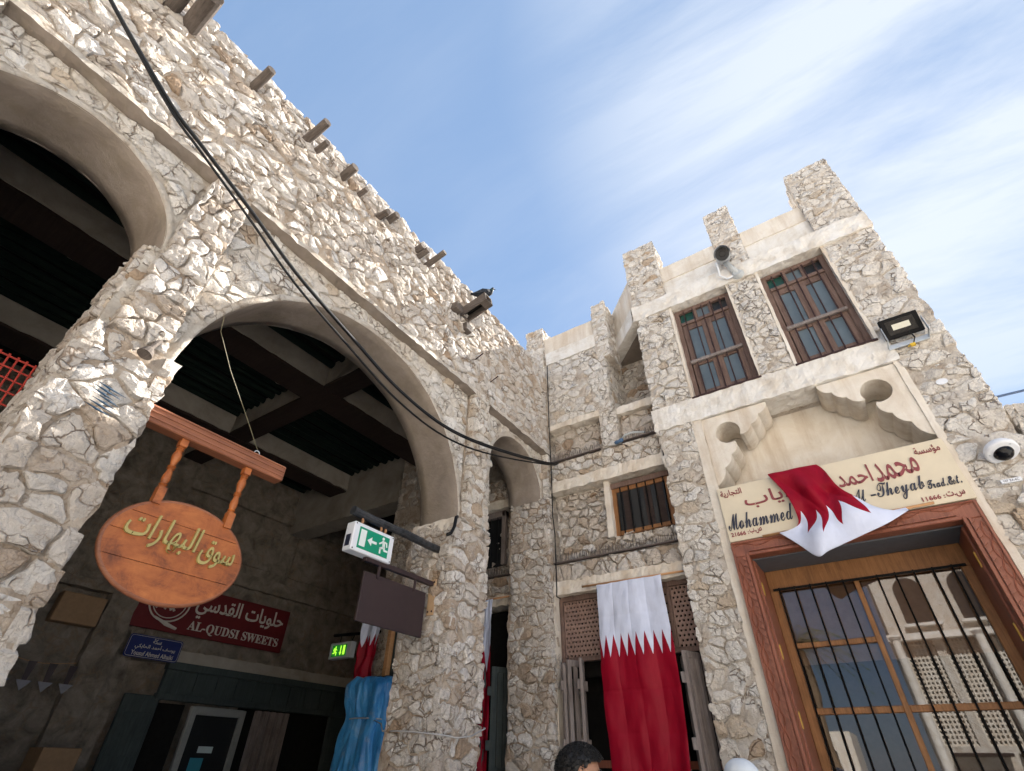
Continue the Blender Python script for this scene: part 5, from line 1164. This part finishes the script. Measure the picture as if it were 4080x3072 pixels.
MB().tube([c0 + Vector((-0.10, 0.0, -0.07)), (-0.14, 5.17, 6.93), (-0.07, 5.19, 6.84), (0.03, 5.19, 6.85)], 0.014, 8).build('conduit', M_PLASTIC, bc, smooth=True)
fl = thing('floodlight', 'black square floodlight on a steel bracket beside the right upper window', 'floodlight', (1.25, YT, 5.0))
ff = Fr((1.255, YT - 0.13, 5.20), (1, 0, 0), Vector((0, -0.38, 0.92)).normalized(), Vector((0, -0.92, -0.38)).normalized())
MB().fbox(ff, -0.165, 0.165, -0.11, 0.11, -0.045, 0.0).fbox(ff, -0.15, 0.15, -0.095, 0.095, -0.065, -0.045).build('housing', M_BLACKMETAL, fl, bevel=0.006)
MB().fbox(ff, -0.12, 0.12, -0.075, 0.075, 0.0005, 0.003).build('lens', M_LENS, fl); MB().fbox(ff, -0.075, 0.075, -0.03, 0.03, 0.003, 0.005).build('led_panel', M_LEDPANEL, fl)
mb = MB(); mb.box(1.085, 1.425, YT - 0.03, YT - 0.018, 5.02, 5.075)
for x in (1.082, 1.422): mb.box(x, x + 0.006, YT - 0.17, YT - 0.02, 5.03, 5.065); mb.box(x, x + 0.006, YT - 0.175, YT - 0.135, 5.04, 5.21)
mb.build('bracket', M_BRACKET, fl, bevel=0.002)
MB().tube([(1.29, YT - 0.10, 5.13), (1.31, YT - 0.08, 5.05), (1.28, YT - 0.05, 5.00)], 0.006, 6).build('lead', M_CABLE, fl); MB().box(1.25, 1.29, YT - 0.07, YT - 0.04, 4.975, 5.0).tube([(1.25, YT - 0.05, 5.0), (1.23, YT - 0.05, 4.98)], 0.005, 5).build('connector', M_YELLOW, fl)
dc = thing('dome_camera', 'white dome security camera on the rough wall right of the shop board', 'security camera', (1.42, YT, 3.75))
ax = Vector((0.10, -0.42, -0.90)).normalized(); c0 = Vector((1.37, YT - 0.075, 3.735))
MB().lathe(c0 - ax * 0.055, ax, [(0, 0.03), (0.006, 0.075), (0.022, 0.105), (0.05, 0.118), (0.075, 0.118), (0.084, 0.106), (0.088, 0.066)], 32).build('housing', M_PLASTIC, dc, smooth=False)
MB().lathe(c0 + ax * 0.030, ax, [(0, 0.070), (0.014, 0.068), (0.036, 0.054), (0.052, 0.032), (0.058, 0.004)], 24).build('dome', M_LENS, dc, smooth=True)
MB().tube([c0 - ax * 0.03, (1.37, YT + 0.02, 3.76)], 0.05, 14).build('neck', M_PLASTIC, dc, smooth=True)
t1_ = ax.orthogonal().normalized(); t2_ = ax.cross(t1_)
for a in (40, 160, 280): MB().lathe(c0 + ax * 0.031 + (t1_ * math.cos(R(a)) + t2_ * math.sin(R(a))) * 0.092, ax, [(0, 0.007), (0.004, 0.005)], 8).build('screw', M_BRACKET, dc)
pt = thing('number_plate', 'tiny white number plate below the dome camera', 'plate', (1.32, YT, 3.49)); fr = FY(YT - 0.03)
MB().fbox(fr, 1.265, 1.395, 3.482, 3.514, -0.02, 0.0).build('plate', M_PLASTIC, pt); t = MB(); text_mb(t, '107 ZA-6C', fr, 1.282, 1.378, 3.489, 3.507, 0, 0.001, 0.01); t.build('lettering', M_NAVYLET, pt)
rd = MB().prism(FY(YT - 0.012), [(1.31 + 0.045 * math.cos(R(a * 20)), 4.53 + 0.032 * math.sin(R(a * 20))) for a in range(18)], -0.02, 0.004)
for s_ in (-1, 1): rd.lathe((1.31 + 0.03 * s_, YT - 0.014, 4.53), (0, -1, 0), [(0, 0.004), (0.004, 0.003)], 6)
tag(rd.build('round_plate', M_PLASTIC, None, (1.31, YT, 4.53)), 'small round white cover plate on the rough wall above the dome camera', 'plate')

# ---------------- cables
CB = [(-2.3, 6.55), (-1.3, 5.95), (-0.62, 5.40), (-0.36, 5.21), (-0.04, 4.995), (0.195, 4.895), (0.635, 4.705), (1.08, 4.495), (1.675, 4.31), (2.235, 4.155), (2.855, 4.12), (3.585, 4.265), (4.93, 4.735), (5.30, 4.93)]
def smooth_pts(P, n=6):
    o = []
    for i in range(len(P) - 1):
        p0, p1, p2, p3 = P[max(i - 1, 0)], P[i], P[i + 1], P[min(i + 2, len(P) - 1)]
        for k in range(n):
            s = k / n; o.append(tuple(0.5 * (2 * b + (c - a) * s + (2 * a - 5 * b + 4 * c - d) * s * s + (3 * b - a - 3 * c + d) * s ** 3) for a, b, c, d in zip(p0, p1, p2, p3)))
    return o + [P[-1]]
for k, (r, dx_, dz, fz, lab) in enumerate(((0.0135, 0.0, 0.0, 0.0, 'thickest black cable strung along the arcade, uppermost of the bundle'), (0.010, 0.024, -0.030, 0.0, 'middle black cable of the bundle strung along the arcade'), (0.009, 0.02, -0.030, -0.10, 'lowest sagging black cable of the bundle strung along the arcade'))):
    P = [(-2.70 + dx_ - 0.34 * max(0.0, -1.3 - y) - 0.25 * max(0, (y - 4.2)) / 1.1 * 0.6, y, z + dz + fz * math.sin(min(1, max(0, (y + 0.6) / 5.6)) * math.pi)) for y, z in CB]
    tag(MB().tube(smooth_pts(P), r, 8).build('cable', M_CABLE, None, (-2.7, 2.0, 4.3), smooth=True), lab, 'cable', 'cables strung along the arcade')
dp = MB().tube([(-2.965, YG - 0.035, 6.75), (-2.97, YG - 0.04, 5.6), (-2.96, YG - 0.04, 4.9), (-2.965, YG - 0.04, 4.2), (-2.94, YG - 0.045, 3.95), (-2.945, YG - 0.045, 3.3), (-2.95, YG - 0.045, 3.2), (-2.90, YG - 0.04, 3.17)], 0.007, 6).build('cable', M_CABLE, None, (-2.96, 5.34, 3.2), smooth=True)
tag(dp, 'thin black cable running straight down the inner corner of the walls', 'cable')
pv = MB().tube([(-1.93, YG - 0.02, 5.0), (-1.84, YG - 0.05, 5.05), (-1.74, YG - 0.04, 5.06), (-1.60, YG - 0.0, 5.04)], 0.014, 8, mi=0).lathe((-2.0, YG - 0.03, 4.985), (1, -0.1, 0.12), [(0, 0.02), (0.03, 0.028), (0.06, 0.02), (0.09, 0.03), (0.12, 0.018)], 10, mi=1).build('water_pipe', [M_PLASTIC2, flat('blue_plastic_cap', (0.06, 0.12, 0.22), 0.5)], None, (-1.9, YG, 5.0), smooth=True)
tag(pv, 'short grey water pipe with blue cap on the gallery ledge', 'pipe')
bl = MB().tube([(TX1 - 0.02, YT + 0.1, 4.30), (2.6, YT + 0.2, 4.33), (5.0, YT + 0.6, 4.42)], 0.011, 6).build('cable', flat('blue_cable', (0.03, 0.07, 0.16), 0.4), None, (2.0, 5.4, 4.3))
tag(bl, 'dark blue cable leaving the right edge of the shop tower', 'cable')

# ---------------- pigeon on the rain spout
pg = thing('pigeon', 'dark grey pigeon perched on the square wooden rain spout', 'bird', (-2.66, 3.31, 6.28))
def blob(mb, rings, n=14):                                   # rings: centre, radius across, radius up (axis along Y-ish path)
    k = len(mb.v); C = [Vector(c) for c, _, _ in rings]
    for i, (c, rx, rz) in enumerate(rings):
        d = (C[min(i + 1, len(C) - 1)] - C[max(i - 1, 0)]).normalized(); s_ = d.cross(Vector((0, 0, 1))).normalized(); u_ = s_.cross(d)
        for j in range(n): a = 2 * math.pi * j / n; mb.v.append(C[i] + s_ * (rx * math.cos(a)) + u_ * (rz * math.sin(a)))
    for i in range(len(rings) - 1):
        for j in range(n): a, b = k + i * n + j, k + i * n + (j + 1) % n; mb.f.append((a, b, b + n, a + n)); mb.t.append(0.5); mb.m.append(0)
    mb.f.append(tuple(k + j for j in range(n - 1, -1, -1))); e = k + (len(rings) - 1) * n; mb.f.append(tuple(e + j for j in range(n))); mb.t += [0.5, 0.5]; mb.m += [0, 0]
    return mb
def bp(a, h, s_=0.0): return Vector((-2.70, 3.31, 6.285)) + Vector((0.62, 0.78, 0)) * (a * 1.05) + Vector((0, 0, h * 1.2)) + Vector((0.78, -0.62, 0)) * (s_ * 1.1)
blob(MB(), [(bp(-0.175, 0.015), 0.022, 0.004), (bp(-0.12, 0.035), 0.026, 0.010), (bp(-0.07, 0.055), 0.040, 0.030), (bp(-0.02, 0.075), 0.050, 0.046), (bp(0.03, 0.095), 0.050, 0.050), (bp(0.065, 0.118), 0.038, 0.040), (bp(0.080, 0.145), 0.024, 0.026), (bp(0.086, 0.166), 0.022, 0.023), (bp(0.094, 0.184), 0.021, 0.018), (bp(0.108, 0.192), 0.012, 0.010)]).build('body', M_BIRD, pg, smooth=True)
MB().tube([bp(0.104, 0.186), bp(0.135, 0.176)], [0.007, 0.002], 6).build('beak', M_POLE, pg)
for s_ in (-1, 1):
    blob(MB(), [(bp(0.045, 0.10, s_ * 0.044), 0.008, 0.022), (bp(-0.03, 0.072, s_ * 0.050), 0.008, 0.034), (bp(-0.10, 0.042, s_ * 0.030), 0.006, 0.018), (bp(-0.15, 0.024, s_ * 0.014), 0.003, 0.006)]).build('wing', M_BIRD, pg, smooth=True)
    MB().tube([bp(0.01, 0.05, s_ * 0.018), bp(0.012, 0.0, s_ * 0.02), bp(0.04, -0.003, s_ * 0.022)], 0.004, 5).build('leg', M_REDBOARD, pg)
    MB().lathe(bp(0.099, 0.190, s_ * 0.018), bp(0, 0, s_) - bp(0, 0, 0), [(0, 0.003), (0.002, 0.0015)], 8).build('eye', M_BARMETAL, pg)
blob(MB(), [(bp(0.060, 0.120), 0.041, 0.041), (bp(0.078, 0.145), 0.0255, 0.0275), (bp(0.085, 0.162), 0.0235, 0.0245)]).build('neck', M_BIRDNECK, pg, smooth=True)

# ---------------- two people passing below: only the tops of their heads reach into the picture
def person(label, x, y, top, yaw, cloth, hair):
    p = thing('person', label, 'person', (x, y, 0)); k = top / 1.72
    f = Vector((math.sin(yaw), math.cos(yaw), 0)); s = Vector((f.y, -f.x, 0)); u = Vector((0, 0, 1)); o = Vector((x, y, 0))
    def at(a, b, h): return o + f * (a * k) + s * (b * k) + u * (h * k)
    V_, E_, Rd = [], [], []
    def vert(p_, r): V_.append(p_); Rd.append(r * k); return len(V_) - 1
    def chain(start, pts):
        prev = start
        for q, r in pts:
            i = vert(at(*q), r)
            if prev is not None: E_.append((prev, i))
            prev = i
        return prev
    pel = vert(at(0, 0, 0.95), 0.145)
    chest = chain(pel, [((0, 0, 1.08), 0.135), ((0.01, 0, 1.25), 0.15), ((0, 0, 1.38), 0.13)])
    neck = chain(chest, [((0, 0, 1.46), 0.062), ((0.012, 0, 1.51), 0.060)])
    chain(neck, [((0.025, 0, 1.56), 0.072), ((0.02, 0, 1.62), 0.088), ((0.012, 0, 1.665), 0.074)])
    for q in (-1, 1):
        chain(chest, [((0, 0.15 * q, 1.385), 0.065), ((0, 0.195 * q, 1.34), 0.058), ((-0.02, 0.225 * q, 1.10), 0.045), ((0.03, 0.235 * q, 0.87), 0.034), ((0.05, 0.235 * q, 0.79), 0.036), ((0.06, 0.232 * q, 0.72), 0.022)])
        chain(pel, [((0, 0.09 * q, 0.86), 0.10), ((0.05 * q, 0.10 * q, 0.50), 0.068), ((0.06 * q - 0.03, 0.10 * q, 0.10), 0.045), ((0.06 * q + 0.02, 0.10 * q, 0.045), 0.045), ((0.06 * q + 0.15, 0.11 * q, 0.035), 0.032)])
    me = bpy.data.meshes.new('body'); me.from_pydata([q - o for q in V_], E_, []); ob = bpy.data.objects.new('body', me); COL.objects.link(ob)
    ob.modifiers.new('skin', 'SKIN'); 
    for i, sv in enumerate(me.skin_vertices[0].data): sv.radius = (Rd[i], Rd[i]); sv.use_root = (i == 0)
    ss_ = ob.modifiers.new('sub', 'SUBSURF'); ss_.levels = 2
    dg = bpy.context.evaluated_depsgraph_get(); m2 = bpy.data.meshes.new_from_object(ob.evaluated_get(dg)); bpy.data.objects.remove(ob); m2.name = 'body'
    m2.materials.clear()
    for m_ in (cloth, M_SKIN): m2.materials.append(m_)
    for pl_ in m2.polygons:
        h = pl_.center.z / k; pl_.material_index = 1 if (h > 1.44 or (h < 0.84 and abs(pl_.center.dot(s)) > 0.17 * k)) else 0; pl_.use_smooth = True
    b = bpy.data.objects.new('body', m2); COL.objects.link(b); b.parent = p; ORG[b] = o
    # face
    hc = at(0.02, 0, 1.60)
    MB().lathe(at(0.098, 0, 1.615), (f * 0.35 - u), [(0, 0.008), (0.02, 0.012), (0.04, 0.017), (0.05, 0.010)], 8).build('nose', M_SKIN, p, smooth=True)
    for q in (-1, 1):
        MB().lathe(at(0.094, 0.032 * q, 1.615), f, [(0, 0.013), (0.006, 0.010), (0.009, 0.004)], 10).build('eye', M_LENS, p)
        blob(MB(), [(at(0.015, 0.080 * q, 1.64), 0.008, 0.010), (at(0.005, 0.090 * q, 1.615), 0.010, 0.022), (at(0.01, 0.086 * q, 1.58), 0.007, 0.012)], 10).build('ear', M_SKIN, p, smooth=True)
    MB().tube([at(0.092, -0.025, 1.548), at(0.102, 0, 1.545), at(0.092, 0.025, 1.548)], 0.006, 6).build('mouth', flat('lips', (0.26, 0.10, 0.08)), p)
    return p, at, f, s, u, k
p, at, f, s, u, k = person('black haired person in a blue shirt seen from behind below the lattice door', -1.335, 2.56, 1.70, R(58), M_SHIRT, M_HAIR)
hm = MB(); rng = random.Random(5)
def headpt(a, e, r):                                          # a around, e up from the head centre
    c, s_ = math.cos(a), math.sin(a); d = f * (c * math.cos(e) * 1.10) + s * (s_ * math.cos(e) * 0.92) + u * math.sin(e) * 1.0
    return at(0.008, 0, 1.615) + d * r
def low(a): return R(22) if math.cos(a) > 0.45 else R(22) - (0.45 - math.cos(a)) * R(50)     # hairline
hm.grid(lambda a, e: headpt(a * 2 * math.pi, low(a * 2 * math.pi) + (math.pi / 2 - low(a * 2 * math.pi)) * e, 0.104 + 0.006 * noise.noise(Vector((math.cos(a * 6.28) * 4, math.sin(a * 6.28) * 4, e * 6))) - 0.01 * (1 - e) ** 6), 40, 16)
for q in range(1500):
    a = rng.uniform(0, 6.283); e = low(a) + (math.pi / 2 - low(a)) * rng.random() ** 0.8
    p0 = headpt(a, e, 0.100); nrm_ = (p0 - at(0.008, 0, 1.615)).normalized(); t1 = nrm_.orthogonal().normalized(); t2 = nrm_.cross(t1); w_ = rng.uniform(0, 6.28); r_ = rng.uniform(0.004, 0.008)
    hm.tube([p0 + nrm_ * (0.003 * j) + (t1 * math.cos(w_ + j * 1.1) + t2 * math.sin(w_ + j * 1.1)) * r_ for j in range(5)], [0.0022, 0.0022, 0.002, 0.0016, 0.0008], 3, False)
hm.build('hair', M_HAIR, p, smooth=True)
p, at, f, s, u, k = person('person in a white round cap and white robe below the pillar', -0.875, 3.63, 1.665, R(150), M_ROBE, M_CAP)
MB().grid(lambda a, e: headpt(a * 2 * math.pi, R(8) + (math.pi / 2 - R(8)) * e, 0.101 + 0.012 * (1 - e) ** 0.3 * min(1, e * 4) - 0.002), 40, 14).build('cap', M_CAP, p, smooth=True)

# ---------------- the other side of the lane, behind the camera: lit by the sun and mirrored in the door glass, one building added only for bounce light
ob_ = thing('opposite_building', 'sunlit beige building with lattice screens on the far side of the lane', 'building', (6.0, -11.5, 0)); YO = -10.0
w = MB(); w.box(0.4, 16, YO - 6, YO, 0, 2.3); w.box(0.4, 16, YO - 6, YO, 5.0, 9.5); w.box(0.4, 16, YO - 6, YO - 0.6, 2.3, 5.0)
for k in range(16): w.box(0.4 + k * 1.05, 0.62 + k * 1.05, YO - 0.7, YO, 2.3, 5.0)
w.build('wall', M_RENDER, ob_)
for k in range(9):
    x0 = 0.62 + k * 1.05; L = MB()
    for i in range(8): L.box(x0 + i * 0.105, x0 + i * 0.105 + 0.045, YO - 0.16, YO - 0.10, 2.3, 5.0)
    for j in range(22): L.box(x0, x0 + 0.83, YO - 0.18, YO - 0.12, 2.3 + j * 0.123, 2.3 + j * 0.123 + 0.05)
    L.build('lattice_screen', M_PLASTER, ob_)
for x0 in (0.5, 2.62, 4.72, 6.82): MB().lathe((x0, YO + 0.3, 0), (0, 0, 1), [(0, 0.16), (0.3, 0.12), (5.0, 0.11), (5.1, 0.2)], 14).build('column', M_WHITE, ob_)
MB().box(0.3, 16.2, YO - 0.1, YO + 0.35, 5.0, 5.18).build('string_course', M_WHITE, ob_); MB().box(0.3, 16.2, YO - 0.1, YO + 0.2, 9.3, 9.6).build('cornice', M_WHITE, ob_)
for k in range(5):
    x0 = 1.0 + k * 1.5
    MB().prism(FYp(YO + 0.0), [(-x0, 5.5), (-x0 - 0.8, 5.5), (-x0 - 0.8, 6.5)] + [(-x0 - 0.4 - 0.4 * math.cos(R(a)), 6.5 + 0.4 * math.sin(R(a))) for a in range(15, 180, 15)] + [(-x0, 6.5)], 0.0, 0.02).build('window', M_DARKPANE, ob_)
    MB().box(x0 - 0.1, x0 + 0.9, YO, YO + 0.3, 5.38, 5.46).build('sill', M_WHITE, ob_)
    MB().box(x0 - 0.3, x0 + 1.0, YO + 0.02, YO + 1.1, 2.05, 2.12).build('awning', M_DARKBEAM, ob_)
for k in range(14):
    MB().box(1.3 + k * 1.0, 1.75 + k * 1.0, YO - 0.02, YO + 0.22, 9.6, 10.3).build('merlon', M_PLASTER, ob_)
wb = thing('bounce_building', 'added pale building with small windows, out of view, bouncing sunlight across the lane', 'building', (-12, -10, 0))  # unseen building added to bounce sunlight onto the shaded fronts
MB().box(-22, -4.6, -14, -8.5, 0, 8.0).build('wall', M_PLASTER, wb)
for k in range(7):
    for z in (2.0, 5.0): MB().box(-21 + k * 2.4, -20 + k * 2.4, -8.52, -8.47, z, z + 1.4).build('window', M_DARKPANE, wb)
fb = thing('far_building', 'low pale flat roofed building farther off across the lane', 'building', (-12, -40, 0))
w = MB(); w.box(-22, -4, -46, -40, 0, 4.2); w.box(-30, -22, -48, -40, 0, 6.0); w.build('wall', M_PLASTER, fb)
for k in range(7): MB().box(-21 + k * 2.4, -19.6 + k * 2.4, -40.0, -39.97, 1.4, 3.0).build('window', M_DARKPANE, fb)
pm = thing('date_palm', 'date palm standing across the lane', 'palm tree', (-2.6, -12, 0)); rng = random.Random(21)
MB().tube([(-2.6 + 0.08 * math.sin(t), -12, t * 0.55) for t in range(11)], [0.26 - 0.008 * t + 0.02 * (t % 2) for t in range(11)], 12).build('trunk', M_TRUNK, pm)
cr = MB()
for k in range(34):
    a = rng.uniform(0, 6.28); el = rng.uniform(-0.3, 1.2); L = rng.uniform(1.5, 2.2); d0 = Vector((math.cos(a), math.sin(a), 0)); pts = []
    for j in range(9): t = j / 8; pts.append(Vector((-2.6, -12, 5.5)) + d0 * (L * t * math.cos(el * (1 - t * 0.3))) + Vector((0, 0, L * (math.sin(el) * t - 0.75 * t * t))))
    cr.tube(pts, [0.02 - 0.002 * j for j in range(9)], 4)
    sd = d0.cross(Vector((0, 0, 1)))
    for j in range(1, 9):
        for q in (-1, 1):
            for h in (0, 0.5):
                b_ = pts[j - 1].lerp(pts[j], h); tip = b_ + sd * (q * 0.32 * (1 - j / 11)) + d0 * 0.16 - Vector((0, 0, 0.10)); cr.add([b_, b_ + d0 * 0.045, tip], [(0, 1, 2)])
cr.build('crown', M_PALM, pm)
